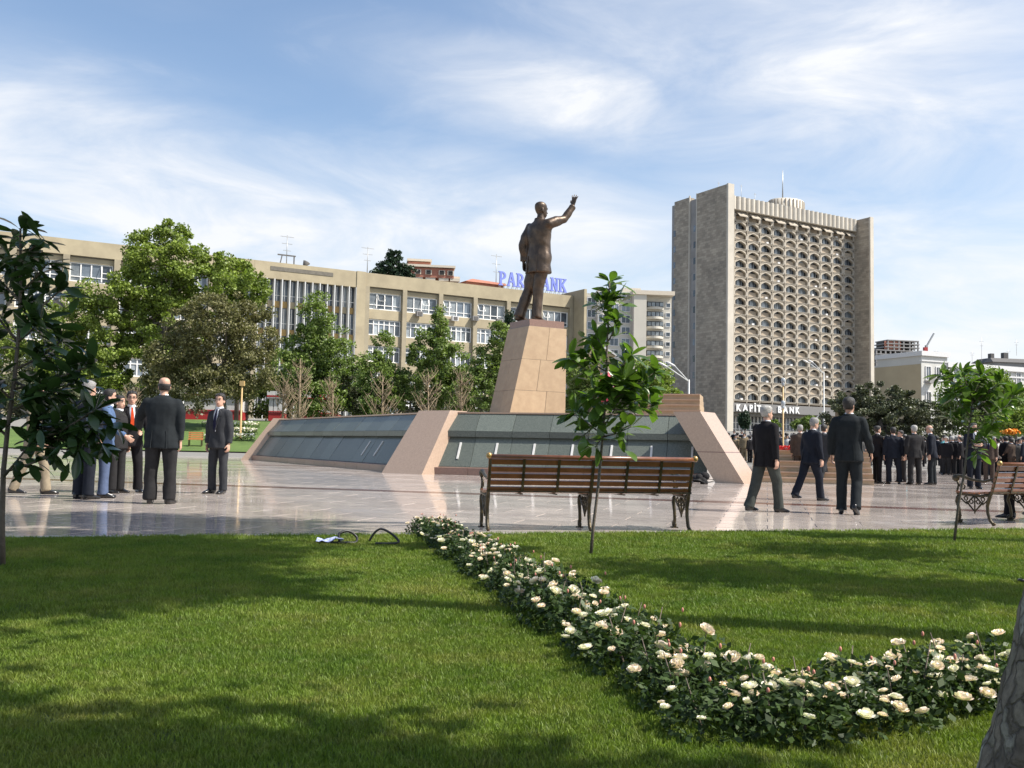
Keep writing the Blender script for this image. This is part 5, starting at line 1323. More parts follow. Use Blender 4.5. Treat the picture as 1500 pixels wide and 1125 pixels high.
# PARABANK: slab-serif letters on stilts
def stroke_letter(ch, h, d):
    q = MB(); w_ = h*.62; s = h*.17; sf = h*.085
    def B(x0, x1, z0, z1): q.box(x0, x1, -d, d, z0, z1)
    def D(a, b, wd, dd): 
        a = Vector((a[0], 0, a[1])); b = Vector((b[0], 0, b[1])); q.bar(a, b, wd, 2*dd, (0,1,0))
    def serif(x, z): B(x-s*.95, x+s*.95, z-(sf if z > h*.5 else 0), z+(0 if z > h*.5 else sf))
    if ch in 'PRB':
        B(s*.5, s*1.5, sf, h-sf); B(0, s*2, 0, sf); B(0, s*1.5, h-sf, h)
        def bowl(z0, z1, xr):
            zc, rz_ = (z0+z1)/2, (z1-z0)/2; n_ = 10; vs = []
            for y in (-d, d):
                for rr in (1, .0):
                    for k in range(n_+1):
                        a = -math.pi/2+math.pi*k/n_
                        rx_, rzz = (xr, rz_) if rr else (xr-s*1.0, rz_-s*.62)
                        vs.append((s*1.5+max(.02, rx_)*math.cos(a), y, zc+rzz*math.sin(a)))
            m_ = n_+1; fs = []
            for k in range(n_):
                fs += [(k, k+1, m_+k+1, m_+k), (2*m_+k+1, 2*m_+k, 3*m_+k, 3*m_+k+1), (k+1, k, 2*m_+k, 2*m_+k+1), (m_+k, m_+k+1, 3*m_+k+1, 3*m_+k)]
            q.add(vs, fs)
        if ch == 'B': bowl(h*.47, h, h*.30); bowl(0, h*.54, h*.36)
        else: bowl(h*.42, h, h*.34)
        if ch == 'R': D((s*1.8, h*.45), (w_*.98, sf), s*.95, d*.97); B(w_*.78, w_*1.12, 0, sf)
    elif ch == 'A':
        D((w_*.14, sf), (w_*.5, h), s*.75, d); D((w_*.5, h), (w_*.90, sf), s*1.05, d*.97); B(w_*.26, w_*.76, h*.28, h*.28+sf*1.2)
        B(-.05*w_, w_*.34, 0, sf); B(w_*.68, w_*1.1, 0, sf)
    elif ch == 'N':
        B(s*.5, s*1.3, sf, h-sf); B(w_-s*.7, w_+s*.1, sf, h-sf); D((s*.9, h), (w_-s*.3, 0), s*1.0, d*.97); B(0, s*1.9, 0, sf); B(0, s*1.2, h-sf, h); B(w_-s*1.3, w_+s*.7, h-sf, h)
    elif ch == 'K':
        B(s*.5, s*1.5, sf, h-sf); B(0, s*2, 0, sf); B(0, s*2, h-sf, h); D((s*1.4, h*.42), (w_*.92, h-sf), s*.75, d*.97); D((s*1.9, h*.55), (w_*.98, sf), s*1.0, d*.94); B(w_*.72, w_*1.15, 0, sf); B(w_*.65, w_*1.1, h-sf, h)
    return q
par = thing('roof_lettering', 'blue slab-serif PARABANK lettering standing on the office roof', 'sign', on_office(20.4, 1.0, ZT), UV_R)
for k, ch in enumerate('PARABANK'):
    q = stroke_letter(ch, 2.05, .10); q.v = [(x+k*1.47, y, z+.62) for x, y, z in q.v]; o = part('letter', q, M['blue_sign'], par); o['label'] = 'blue letter '+ch
    q = MB(); 
    for xx in (.25, 1.0): q.bar((k*1.47+xx, .0, -.2), (k*1.47+xx, 0, .62), .05, .05); q.bar((k*1.47+xx, .9, -.1), (k*1.47+xx, .05, 1.0), .05, .05)
    part('stilt', q, M['steel'], par)

# ------------------------------------------------------------------ hotel tower with arched balconies
TW = Vector((54.2, 240.0, 0))
tower = thing('hotel_tower', 'tall slab tower with a grid of arched loggias and blank stone side walls', 'building', (TW.x, TW.y, 0), UV_R)
tp = lambda n, mb, m, par_=tower: part(n, mb, m, par_)
HT = 68.6
YF = 5.7                                                     # facade plane set back from the side slabs
tp('side_wall', MB().box(0.02, 2.0, .6, 12.0, -3, HT), M['cladding']); tp('side_wall', MB().box(.35, 2.0, 12.0, 15.2, -3, HT-1.2), M['concrete'])
tp('side_wall', MB().box(0.02, 2.0, 15.2, 21.2, -3, HT-.3), M['cladding']); tp('side_wall', MB().box(.02, 2, 21.2, 22.2, -3, HT-1.2), M['concrete'])
tp('edge_pier', MB().box(0, 2.03, 0, .598, -3, HT+.15), M['tower_pale'])
tp('edge_pier', MB().box(.0, .36, 12.0, 12.3, 2, HT+.1), M['tower_pale']); tp('edge_pier', MB().box(.0, .36, 14.9, 15.2, 2, HT+.1), M['tower_pale'])
for k in range(14):
    z = HT-9-k*4.35; tp('corner_window', MB().box(-.04, .3, 20.6, 21.5, z-1.0, z+.7), M['glass'])
    if k % 1 == 0: tp('groove_window', MB().box(.30, .6, 12.8, 13.6, z-1.0, z+.7), M['glass'])
XA, XB = 7.3, 53.4
tp('wing_wall', MB().box(XB, XB+1.3, .5, 16, -3, 67.3), M['cladding']); tp('edge_pier', MB().box(XB-.02, XB+1.33, -.0, .498, -3, 67.35), M['tower_pale'])
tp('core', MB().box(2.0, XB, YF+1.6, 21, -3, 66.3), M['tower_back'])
tp('left_blank_wall', MB().box(2.002, XA, YF, YF+1.5, 10, 66.0), M['tower_front'])
# scalloped parapet panels
npan = 30
for k in range(npan):
    x0 = 2.0+(XB-2.0)*k/npan; x1 = 2.0+(XB-2.0)*(k+1)/npan
    q = MB(); n_ = 6; o = []
    for j in range(n_+1):
        a = math.pi*j/n_; o.append((x0+.04+(x1-x0-.08)*j/n_, YF-.9-.5*math.sin(a)))
    q.prism(o+[(x1-.04, YF+.8), (x0+.04, YF+.8)], 'z', 63.9, 67.4); tp('parapet_panel', q, M['tower_pale'])
NB, NR = 10, 20; bw = (XB-XA)/NB; rh = (63.6-13.6)/NR
# arch frame: a panel with a bulged, pointed arch opening and a proud moulding round it
def arch_outline(w_, h, inset_):
    hw = w_/2-inset_; zb = .10*h+inset_*.25; zt = h-.03*h-inset_*.45
    pts = [(-hw*.92, zb), (-hw, zb+.10*h), (-hw, zb+.42*h), (-hw*.82, zb+.54*h), (-hw*.30, zt-.02*h), (0, zt+.03*h), (hw*.30, zt-.02*h), (hw*.82, zb+.54*h), (hw, zb+.42*h), (hw, zb+.10*h), (hw*.92, zb)]
    return pts
def ring_prism(q, outer, inner, y0, y1):
    n_ = len(outer); v = [(x, y0, z) for x, z in outer]+[(x, y0, z) for x, z in inner]+[(x, y1, z) for x, z in outer]+[(x, y1, z) for x, z in inner]
    f = []
    for k in range(n_):
        k2 = (k+1) % n_
        f += [(k, k2, n_+k2, n_+k), (2*n_+k2, 2*n_+k, 3*n_+k, 3*n_+k2), (n_+k, n_+k2, 3*n_+k2, 3*n_+k), (k2, k, 2*n_+k, 2*n_+k2)]
    q.add(v, f)
q = MB(); inn = arch_outline(bw, rh, .34)
n_i = len(inn)
outr = [(-bw/2+.01, .01), (-bw/2+.01, rh*.25), (-bw/2+.01, rh*.55), (-bw/2+.01, rh*.8), (-bw*.25, rh-.01), (0, rh-.01), (bw*.25, rh-.01), (bw/2-.01, rh*.8), (bw/2-.01, rh*.55), (bw/2-.01, rh*.25), (bw/2-.01, .01)]
ring_prism(q, outr, inn, 0, .95)
frame_me = setm(q.mesh('arch_frame'), M['tower_front'])
q = MB(); ring_prism(q, arch_outline(bw, rh, .14), arch_outline(bw, rh, .40), -.16, .3); mould_me = setm(q.mesh('arch_moulding'), M['tower_pale'])
q = MB(); q.box(-bw/2+1.2, bw/2-.55, .55, .65, rh*.10, rh*.66); rail_me = setm(q.mesh('balcony_back_panel'), M['rail_brown'])
q = MB(); q.box(-bw/2+.3, bw/2-.3, .85, .93, 0.08, rh-.05); pane_me = setm(q.mesh('loggia_glass'), M['tower_glass']); pane2_me = setm(q.mesh('loggia_glass_pale'), M['curtain_glass'])
acb_me = setm(MB().box(-.4,.4,-.05,.5,.25,.8).mesh('ac_box'), M['white_panel'])
q = MB()
for xx in (-.75, .15, .95): q.box(xx-.07, xx+.07, .70, .84, .2, rh-.2)
q.box(-.5,.1, .76, .83, .3, rh-.5); mull_me = setm(q.mesh('loggia_window'), M['curtain_glass'])
cells_ = []
for r in range(NR):
    for b in range(NB):
        x = XA+(b+.5)*bw; z = 13.6+r*rh
        f = link('arch_frame', frame_me, tower, (x, YF, z)); link('arch_moulding', mould_me, f)
        odd = (r % 2 == 1)
        g2 = link('loggia_glass', pane_me if r_.random() < .82 else pane2_me, f)
        if r_.random() < .10: link('air_conditioner_box', acb_me, f, (r_.uniform(-.9,.9), 0, 0))
        if odd: link('balcony_panel', rail_me, f)
        else: link('loggia_window', mull_me, f, (r_.uniform(-.25,.25), 0, 0))
for b in range(NB+1):
    x = XA+b*bw; tp('vertical_rib', MB().box(x-.10, x+.10, YF-.22, YF+.1, 13.0, 64.6), M['tower_front'])
for r in range(0, NR+1):
    z = 13.6+r*rh; tp('floor_ledge', MB().box(XA+.17, XB-.01, YF-.08, YF+.1, z-.06, z+.06), M['tower_front'])
# scalloped awnings under the parapet, sign canopy, ground floor
for b in range(NB):
    x = XA+(b+.5)*bw; q = MB(); q.hexa([(x-1.5,YF-1.3,62.2),(x+1.5,YF-1.3,62.2),(x+1.5,YF,63.4),(x-1.5,YF,63.4),(x-1.5,YF-1.3,62.45),(x+1.5,YF-1.3,62.45),(x+1.5,YF,63.7),(x-1.5,YF,63.7)]); tp('top_canopy', q, M['tower_front'])
tp('sign_band', MB().box(2.1, 41.5, YF-3.4, YF+.4, 10.6, 12.9), M['sign_band'])
tp('entrance_soffit', MB().box(2.1, 41.5, YF-2.6, YF+1.5, 9.6, 10.6), M['grey_band'])
for k in range(15):
    x = 2.6+k*2.6; q = MB()
    q.box(x, x+.16, YF-.4, YF, -2, 9.6); q.box(x+1.3, x+1.4, YF-.35, YF-.05, -2, 9.6)
    for zz in (7.9, 6.2, 4.5): q.box(x+.16, x+2.6, YF-.3, YF-.05, zz, zz+.14)
    f = tp('entrance_window', q, M['white_frame']); part('pane', MB().box(x+.1, x+2.6, YF+.02, YF+.1, -2, 9.6), M['glass'], f)
q = MB(); q.rings([[(34+5.6*math.cos(a), 13+4*math.sin(a), z) for a in [2*math.pi*k/28 for k in range(28)]] for z in (66, 71.6)]); tp('roof_drum', q, M['tower_pale'])
for k in range(28):
    a = 2*math.pi*k/28; q = MB(); q.bar((34+5.65*math.cos(a),13+4.05*math.sin(a),66.3), (34+5.65*math.cos(a),13+4.05*math.sin(a),71.4), .25, .25); tp('drum_rib', q, M['tower_front'])
q = MB(); q.tube([(31.5,12,71),(31.5,12,80)], [.22,.07], 6); tp('mast', q, M['steel'])
for x, h in ((4,5.5),(9,4.5),(12,6),(17,4.5)):
    q = MB(); q.tube([(x,8,66),(x,8,66+h)], .06, 5); q.bar((x-.5,8,65.6+h), (x+.5,8,65.6+h), .06, .06); tp('roof_aerial', q, M['steel'])
ks = thing('bank_sign', 'white KAPITAL BANK lettering on the grey band above the tower entrance', 'sign', tuple(TW+(Matrix.Rotation(UV_R,3,'Z') @ Vector((5.0, YF-3.62, 10.85)))), UV_R)
xx = 0.0
for ch in 'KAPİTAL BANK':
    if ch == ' ': xx += 1.5; continue
    cu_ = bpy.data.curves.new('t', 'FONT'); cu_.body = 'I' if ch == 'İ' else ch; cu_.size = 2.35; cu_.extrude = .12; cu_.offset = .045
    to = bpy.data.objects.new('t', cu_); tmp_scn.collection.objects.link(to); tmp_scn.view_layers[0].update()
    me = bpy.data.meshes.new_from_object(to.evaluated_get(tmp_scn.view_layers[0].depsgraph)); bpy.data.objects.remove(to)
    xs_ = [v.co.x for v in me.vertices]; wd_ = max(xs_)-min(xs_); mn = min(xs_)
    for v in me.vertices: v.co = Vector((v.co.x-mn, -v.co.z, v.co.y))
    me.update()
    o = link('letter', setm(me, M['white_letter']), ks, (xx, 0, 0)); o['label'] = 'white letter '+ch
    if ch == 'İ':
        part('dot', MB().box(wd_/2-.2, wd_/2+.2, -.12, .12, 1.85, 2.2), M['white_letter'], o)
    xx += (wd_+.42)*1.12

# ------------------------------------------------------------------ other buildings
def rows_building(root, x0, x1, z0, z1, y, nfl, nw, ww, hh, wallm, framem='white_frame', depth=10, sill=True, extra=None):
    fl = (z1-z0)/nfl
    part('wall', MB().box(x0, x1, y, y+depth, z0-6, z1), M[wallm], root)
    for f in range(nfl):
        for k in range(nw):
            xc = x0+(x1-x0)*(k+.5)/nw; zb = z0+f*fl+fl*.28
            q = MB(); t_ = .1
            q.box(xc-ww/2-t_, xc-ww/2, y-.12, y+.05, zb-t_, zb+hh+t_); q.box(xc+ww/2, xc+ww/2+t_, y-.12, y+.05, zb-t_, zb+hh+t_); q.box(xc-ww/2, xc+ww/2, y-.12, y+.05, zb+hh, zb+hh+t_); q.box(xc-ww/2, xc+ww/2, y-.12, y+.05, zb-t_, zb); q.box(xc-.04, xc+.04, y-.10, y+.05, zb, zb+hh)
            w_ = part('window', q, M[framem], root); part('pane', MB().box(xc-ww/2, xc+ww/2, y-.03, y-.006, zb, zb+hh), M['glass' if r_.random() < .8 else 'curtain_glass'], w_)
# beige apartment tower behind the middle sapling: depth 200
ap = at(838, 640, 200); apt = thing('apartment_tower', 'beige apartment tower with curved balconies between the statue and the slab tower', 'building', (ap.x, 200, 0), R(6))
s2 = 200/1400.0; zof = lambda py, Y: at(900, py, Y).z
Z1 = zof(424, 200)
def X2(px): return (px-838)*s2*1.005
rows_building(apt, X2(838), X2(876), 2, zof(432,200), 2.0, 12, 2, 1.6, 1.5, 'beige_darker')
rows_building(apt, X2(874), X2(926), 2, Z1, 1.2, 13, 3, 1.7, 1.5, 'beige_wall')
part('wall', MB().box(X2(926), X2(945), -1.0, 10, -4, zof(430,200)), M['beige_wall'], apt)
part('wall', MB().box(X2(945)+.002, X2(986), .8, 10, -4, zof(428,200)), M['beige_wall'], apt)
part('roof_block', MB().box(X2(914), X2(942), 2.5, 8, zof(430,200)-1, zof(417,200)), M['beige_wall'], apt)
part('parapet', MB().box(X2(924), X2(987), -1.3, 10.2, zof(430,200)+.002, zof(424,200)), M['cream'], apt)
part('roof_block', MB().box(X2(846), X2(866), 2.5, 7, zof(434,200)-.5, zof(427,200)), M['beige_wall'], apt)
fl2 = 14.6*s2
for k in range(12):
    zt = zof(436,200)-k*fl2
    n_ = 10; q = MB(); o = [(X2(947), .8)]+[(X2(947)+(X2(974)-X2(947))*j/n_, .8-1.1*math.sin(math.pi*j/n_)) for j in range(1, n_)]+[(X2(974), .8)]
    q.prism(o, 'z', zt-fl2+.10, zt-fl2+.62); part('curved_balcony', q, M['beige_wall'], apt)
    part('loggia_shade_slab', MB().box(X2(948), X2(973), .60, .79, zt-fl2+.5, zt-.35), M['dark_depth'], apt)  # solid slab on the wall face, loggia shade put into its colour
    for j in range(4):
        q = MB(); xx = X2(949)+j*.9; q.box(xx, xx+.75, .42, .58, zt-fl2+.75, zt-.5); part('glazing', q, M['curtain_glass'], apt)
    q = MB(); xx = X2(977); q.box(xx, xx+.1, .66, .82, zt-fl2+.6, zt-.5); q.box(xx+.95, xx+1.05, .66, .82, zt-fl2+.6, zt-.5); q.box(xx+.1, xx+.95, .68, .82, zt-.6, zt-.5); q.box(xx+.1, xx+.95, .68, .82, zt-fl2+.6, zt-fl2+.7)
    w_ = part('window', q, M['white_frame'], apt); part('pane', MB().box(xx+.1, xx+.95, .72, .79, zt-fl2+.7, zt-.6), M['glass'], w_)
# gabled house below it
hp_ = at(845, 640, 150); gh = thing('gabled_house', 'small tan house with a pale gable behind the middle sapling', 'house', (hp_.x, 150, 0), R(4))
s3 = 150/1400; zz = lambda py: at(860, py, 150).z
part('wall', MB().box(0, 52*s3, 0, 8, -3, zz(520)), M['tan_wall'], gh)
q = MB(); q.prism([(-.3, zz(521)), (26*s3, zz(503)), (52*s3+.3, zz(521))], 'y', -.2, 8); part('gable', q, M['tan_wall'], gh)
q = MB(); q.prism([(-.5, zz(521)), (26*s3, zz(503)+.02), (52*s3+.5, zz(521)), (52*s3+.5, zz(518)), (26*s3, zz(500)), (-.5, zz(518))], 'y', -.5, 8.3); part('roof', q, M['white_panel'], gh)
for k in range(2): 
    q = MB(); q.box(1.2+k*2.4, 2.2+k*2.4, -.08, .05, zz(545), zz(532)); part('window', q, M['glass'], gh)
# red brick block behind the office
bp_ = at(545, 640, 190); s4 = 190/1400; zb4 = lambda py: at(600, py, 190).z
br = thing('brick_apartments', 'red brick apartment block rising behind the office roof', 'building', (bp_.x, 190, 0), R(8))
X4 = lambda px: (px-545)*s4
part('wall', MB().box(X4(550), X4(668), 3, 14, 0, zb4(402)), M['brick_red'], br)
part('wall', MB().box(X4(590), X4(660), 1.5, 12, zb4(402)+.002, zb4(388)), M['brick_red'], br)
part('wall', MB().box(X4(592), X4(625), 3.5, 10, zb4(388)+.002, zb4(377)), M['brick_red'], br)
for (a, b_, y0, zt) in ((588, 662, 1.0, 387), (590, 627, 3.2, 376), (546, 670, 2.5, 401)): part('cornice', MB().box(X4(a), X4(b_), y0, y0+11, zb4(zt), zb4(zt)+.45), M['cream'], br)
q = MB(); q.hexa([(X4(545),2,zb4(401)),(X4(592),2,zb4(401)),(X4(592),12,zb4(401)),(X4(545),12,zb4(401)),(X4(575),4,zb4(382)),(X4(592),4,zb4(382)),(X4(592),10,zb4(382)),(X4(575),10,zb4(382))]); part('roof', q, M['concrete'], br)
for px in (606, 622, 642, 655):
    q = MB(); a = X4(px); q.box(a-.65, a+.65, 1.35, 1.55, zb4(398), zb4(391)); w_ = part('window', q, M['cream'], br); part('pane', MB().box(a-.45, a+.45, 1.28, 1.34, zb4(397.5), zb4(391.7)), M['dark_depth'], w_)
for px in (606, 625, 645, 662):
    part('balcony', MB().box(X4(px)-1.0, X4(px)+1.0, 1.6, 2.98, zb4(406), zb4(401.5)), M['cream'], br)
tree_px('conifer', 'dark conifer top rising above the office roof', 575, 170, [(577,378,12,14),(572,392,22,14),(590,398,20,12),(560,402,18,10),(578,415,28,14)], 'leaf_conifer', 7000, 2.6, 61, trunk_w=3, zbase=4.0)
# white building on the right with a blank tan end wall
wp = at(1285, 640, 175); wb = thing('white_building', 'long white classical building with narrow windows at the right', 'building', (0, 0, 0), 0)
A_w = at(1349, 640, 300); A_w.z = 0; wb.scale = (2, 2, 2)
wb.location = (A_w.x, A_w.y, -.95); wb.rotation_euler = (0, 0, UV_R-R(6))
zW = lambda py: at(1350, py, 150).z
ztop = zW(530)
part('wall', MB().box(0.01, 60, .01, 12, -3, ztop), M['white_wall'], wb)
part('raised_wall', MB().box(-.02, 5.6, -.22, 9, -3, zW(517)), M['white_wall'], wb)
part('cornice', MB().box(-.3, 5.9, -.6, 9.2, zW(521), zW(517)+.3), M['white_panel'], wb); part('cornice', MB().box(5.6, 60, -.4, 9, ztop-.55, ztop+.25), M['white_panel'], wb)
part('string_course', MB().box(5.6, 60, -.16, .1, ztop-1.6, ztop-1.35), M['white_panel'], wb); part('string_course', MB().box(-.05, 5.65, -.36, .1, zW(529), zW(527)), M['white_panel'], wb)
for f in range(3):
    for k in range(16):
        xx = (1.4, 3.6)[k] if k < 2 else 7.6+(k-2)*2.9
        zt_ = zW(537)-f*4.0; yy = -.22 if k < 2 else .01
        q = MB(); q.box(xx-.62, xx-.45, yy-.13, yy+.05, zt_-2.0, zt_+.14); q.box(xx+.45, xx+.62, yy-.13, yy+.05, zt_-2.0, zt_+.14); q.box(xx-.45, xx+.45, yy-.13, yy+.05, zt_, zt_+.14); q.box(xx-.75, xx+.75, yy-.2, yy+.05, zt_-2.16, zt_-2.0); q.box(xx-.035, xx+.035, yy-.09, yy+.02, zt_-2.0, zt_)
        w_ = part('window', q, M['white_panel'], wb); part('pane', MB().box(xx-.45, xx+.45, yy-.03, yy-.006, zt_-2.0, zt_), M['glass'], w_)
for xx in (6.0, 12.0, 19.5, 27): 
    q = MB(); q.tube([(xx,-.12,-2),(xx,-.12,ztop-.5)], .09, 6); part('downpipe', q, M['steel'], wb)
q = MB(); q.box(.7, 2.1, -1.2, -.23, zW(560)-.12, zW(560)+.05); q.box(.7, 2.1, -1.2, -1.1, zW(560)+.05, zW(560)+.95); part('balcony', q, M['concrete'], wb)
part('blank_end_wall', MB().box(-.05, .005, -.1, 40, -3, zW(533)), M['ochre_wall'], wb)
part('blank_end_wall', MB().box(-.6, .004, 11.9, 44, -3, zW(527)), M['ochre_wall'], wb)
# unfinished concrete block with a small crane behind it
up_ = at(1286, 640, 430); s5 = 430/1400; z5 = lambda py: at(1310, py, 430).z; X5 = lambda px: (px-1286)*s5
uf = thing('unfinished_block', 'grey unfinished concrete block with open floors behind the white building', 'building', (up_.x, 430, 0), R(12))
for k, (a, b_, py) in enumerate(((1284,1345,512), (1284,1345,518), (1284,1345,524), (1299,1356,507), (1301,1356,502), (1303,1355,497), (1284,1345,530))):
    part('floor_slab', MB().box(X5(a), X5(b_), 0, 10, z5(py)-.45, z5(py)), M['concrete'], uf)
for px, a, b_ in [(p_, 540, 512) for p_ in (1285,1292,1300,1308,1316,1326,1335,1344)]+[(p_, 512, 497) for p_ in (1304,1314,1322,1330,1340,1348,1354)]:
    part('column', MB().box(X5(px)-.3, X5(px)+.3, .1, .7, z5(a), z5(b_)-.46), M['concrete'], uf)
part('back_wall', MB().box(X5(1286), X5(1343), 4, 9.5, -3, z5(512)-.5), M['slate'], uf); part('back_wall', MB().box(X5(1304), X5(1353), 4, 9.5, z5(512)+.01, z5(497)-.5), M['slate'], uf)
part('brick_infill', MB().box(X5(1299), X5(1326), .5, .9, z5(511), z5(499)), M['brick_red'], uf)
cr = at(1357, 512, 425); t = thing('roof_crane', 'small slewing crane jib on the unfinished block', 'crane', (cr.x, 425, cr.z), R(10)); t.scale = (1.9, 1.9, 1.9)
q = MB(); q.bar((0,0,-3), (0,0,1.0), .5, .5); part('mast', q, M['steel'], t); q = MB(); q.bar((-.3,0,.2), (2.0,0,3.9), .3, .3); part('jib', q, M['steel'], t); q = MB(); q.box(-.7,.2,-.3,.3,-.5,.5); part('cab', q, M['red_paint'], t)
# dark roofed house at the far right
dp = at(1456, 640, 420); z6 = lambda py: .95+(at(1470, py, 420).z-.95)/2.1
dh = thing('dark_roofed_house', 'dark slate-roofed house with two chimneys behind the white building', 'building', (dp.x, 420, -1.05), R(10)); dh.scale = (2.1, 2.1, 2.1)
part('wall', MB().box(.5, 14, .5, 8, -3, z6(530)), M['concrete'], dh); q = MB(); q.hexa([(0,0,z6(530)),(15,0,z6(530)),(15,8,z6(530)),(0,8,z6(530)),(.9,2,z6(523)),(15,2,z6(523)),(15,6,z6(523)),(.9,6,z6(523))]); part('roof', q, M['slate'], dh)
for xx, ww, pt in ((1.4,.8,516), (4.5,1.0,514)): part('chimney', MB().box(xx, xx+ww, 2.5, 3.5, z6(526), z6(pt)), M['slate'], dh)
for px, py, h in ((1438,520,3.8), (1424,524,1.8), (1371,520,1.6), (1489,512,2.4), (1477,520,1.6)):
    a = at(px, py, 345); h *= 2; t = thing('antenna', 'thin roof antenna above the white building, near the %s' % {1438:'middle of its roof',1424:'left of its tallest mast',1371:'raised corner of the roof',1489:'larger chimney',1477:'smaller chimney'}[px], 'antenna', (a.x, 345, a.z-1.2), 0, 'antennas over the white building')
    q = MB(); q.tube([(0,0,-1),(0,0,h)], .06, 5); part('mast', q, M['steel'], t); part('aerial_bar', MB().bar((-.8,0,h*.8),(.8,0,h*.8),.08,.08), M['steel'], t); part('aerial_bar', MB().bar((-.6,0,h*.6),(.6,0,h*.6),.08,.08), M['steel'], t)

# ------------------------------------------------------------------ pavilions at the left
def pavilion(label, px0, px1, pyt, pyb, depth, seed):
    a = at(px0, 640, depth); s_ = depth/1400; L = (px1-px0)*s_; zt = at((px0+px1)/2, pyt, depth).z; zb = gz(a.x, depth); H = zt-zb
    t = thing('pavilion', label, 'pavilion', (a.x, depth, zb), R(6))
    zr = H*.36
    part('red_base', MB().box(0, L, .05, 3, -.5, zr*.75), M['red_paint'], t)
    n_ = max(3, int(L/1.6))
    for k in range(n_):
        part('white_panel', MB().box(L*k/n_+.03, L*(k+1)/n_-.03, 0, 3, zr*.78, H*.74), M['white_panel'], t)
    part('fascia', MB().box(-.15, L+.15, -.2, 3.2, H*.76, H), M['white_panel'], t)
    part('red_stripe', MB().box(-.16, L+.16, -.22, 0, H*.80, H*.86), M['red_paint'], t); part('red_stripe', MB().box(0, L, -.03, .049, zr*.80, zr*.92), M['red_paint'], t)
    return t, L, H
pavilion('white roadside pavilion with red base at the left behind the grey-suited man', 268, 352, 571, 612, 88, 1)
pavilion('small white booth with red stripes half behind the bare shrub', 392, 412, 573, 610, 87, 3)
t, L, H = pavilion('long white vehicle-like pavilion with slanting red stripes above the monument end', 440, 494, 577, 612, 86, 2)
for k in range(3):
    q = MB(); q.hexa([(L*.18+k*.35,-.26,H*.30),(L*.18+k*.35+.18,-.26,H*.30),(L*.18+k*.35+.18,-.1,H*.30),(L*.18+k*.35,-.1,H*.30),(L*.5+k*.35,-.26,H*.98),(L*.5+k*.35+.18,-.26,H*.98),(L*.5+k*.35+.18,-.1,H*.98),(L*.5+k*.35,-.1,H*.98)]); part('slanting_stripe', q, M['red_paint'], t)
part('window', MB().box(L*.2, L*.42, -.08, -.01, H*.5, H*.74), M['glass'], t)
# far rose beds on the left bank
for k, (px0, px1, py) in enumerate(((296,380,630), (300,372,641), (332,376,636.5))):
    Y_ = [68, 61, 64][k]; a, b_ = at(px0, py, Y_), at(px1, py, Y_); g_ = np.random.default_rng(700+k); n_ = 900
    L = b_.x-a.x; c = np.stack([g_.uniform(0, L, n_), g_.uniform(-.3,.3,n_), g_.uniform(0,.35,n_)], 1)
    t = thing('rose_bed', 'low rose bed strip with white blooms on the far left bank, ' + ['the upper one', 'the lowest one', 'the short middle one'][k], 'flower bed', (a.x, Y_, gz((a.x+b_.x)/2, Y_)+.05))
    stuff(link('foliage', npmesh('foliage', *leaf_cloud(c, g_, .10, .5), M['rose_leaf']), t))
    n2_ = 230; c = np.stack([g_.uniform(0, L, n2_), g_.uniform(-.3,.25,n2_), g_.uniform(.22,.45,n2_)], 1); stuff(link('blooms', npmesh('blooms', *leaf_cloud(c, g_, .13, .9, 1.0), M['petal_w']), t))

# ------------------------------------------------------------------ lamp posts
def post(label, px, pyb, pyt, depth, m, heads, name='lamp_post', w_=.06, group=None):
    b = at(px, pyb, depth); zb = gz(b.x, depth); h = at(px, pyt, depth).z-zb
    t = thing(name, label, 'lamp post', (b.x, depth, zb), 0, group)
    q = MB(); q.tube([(0,0,-.2),(0,0,.35),(0,0,.45),(0,0,h)], [w_*1.8,w_*1.7,w_,w_*.75], 8); part('pole', q, m, t); heads(t, h); return t
def globe_heads(n_):
    def f(t, h):
        for k in range(n_):
            z = h-k*1.05
            q = MB(); q.tube([(0,0,z-.1),(.0,0,z+.05)], .07, 8); q.ell((0,0,z+.14), (.11,.11,.14), 10, 8); part('lantern', q, M['curtain_glass'], t)
    return f
def twin_arms(t, h):
    for sx, ln in ((-1, 2.3), (-1, 1.3)):
        q = MB(); e = (-ln, -.6 if ln > 2 else .6, h+1.2 if ln > 2 else h+1.35); q.tube([(0,0,h-.2), e], .055, 6); part('arm', q, M['pale_pole'], t)
        q = MB(); q.ell((e[0]-.3, e[1], e[2]+.12), (.5,.16,.12), 10, 6, Matrix.Rotation(.45, 3, 'Y')); part('lamp_head', q, M['white_panel'], t)
post('thin golden lamp post on the far left bank', 352, 638, 563, 62, M['gold_pole'], lambda t, h: part('lantern', MB().box(-.14,.14,-.12,.12,h-.1,h+.22), M['gold_pole'], t), w_=.07)
post('pale street lamp with two arms in front of the slab tower side', 1009, 600, 556, 90, M['pale_pole'], twin_arms, 'street_lamp', .09)
post('thin golden pole with two lanterns before the tower arches', 1147, 690, 562, 44, M['gold_pole'], globe_heads(2), w_=.045)
post('pale pole with a white arm right of the bank sign', 1207, 650, 603, 100, M['pale_pole'], lambda t, h: part('arm', MB().bar((-.9,0,h-.8),(.0,0,h+.1),.08,.08), M['white_panel'], t), 'street_lamp', .12)
post('tall street lamp with two long arms before the tower loggias', 1207, 650, 545, 130, M['pale_pole'], twin_arms, 'street_lamp', .10)
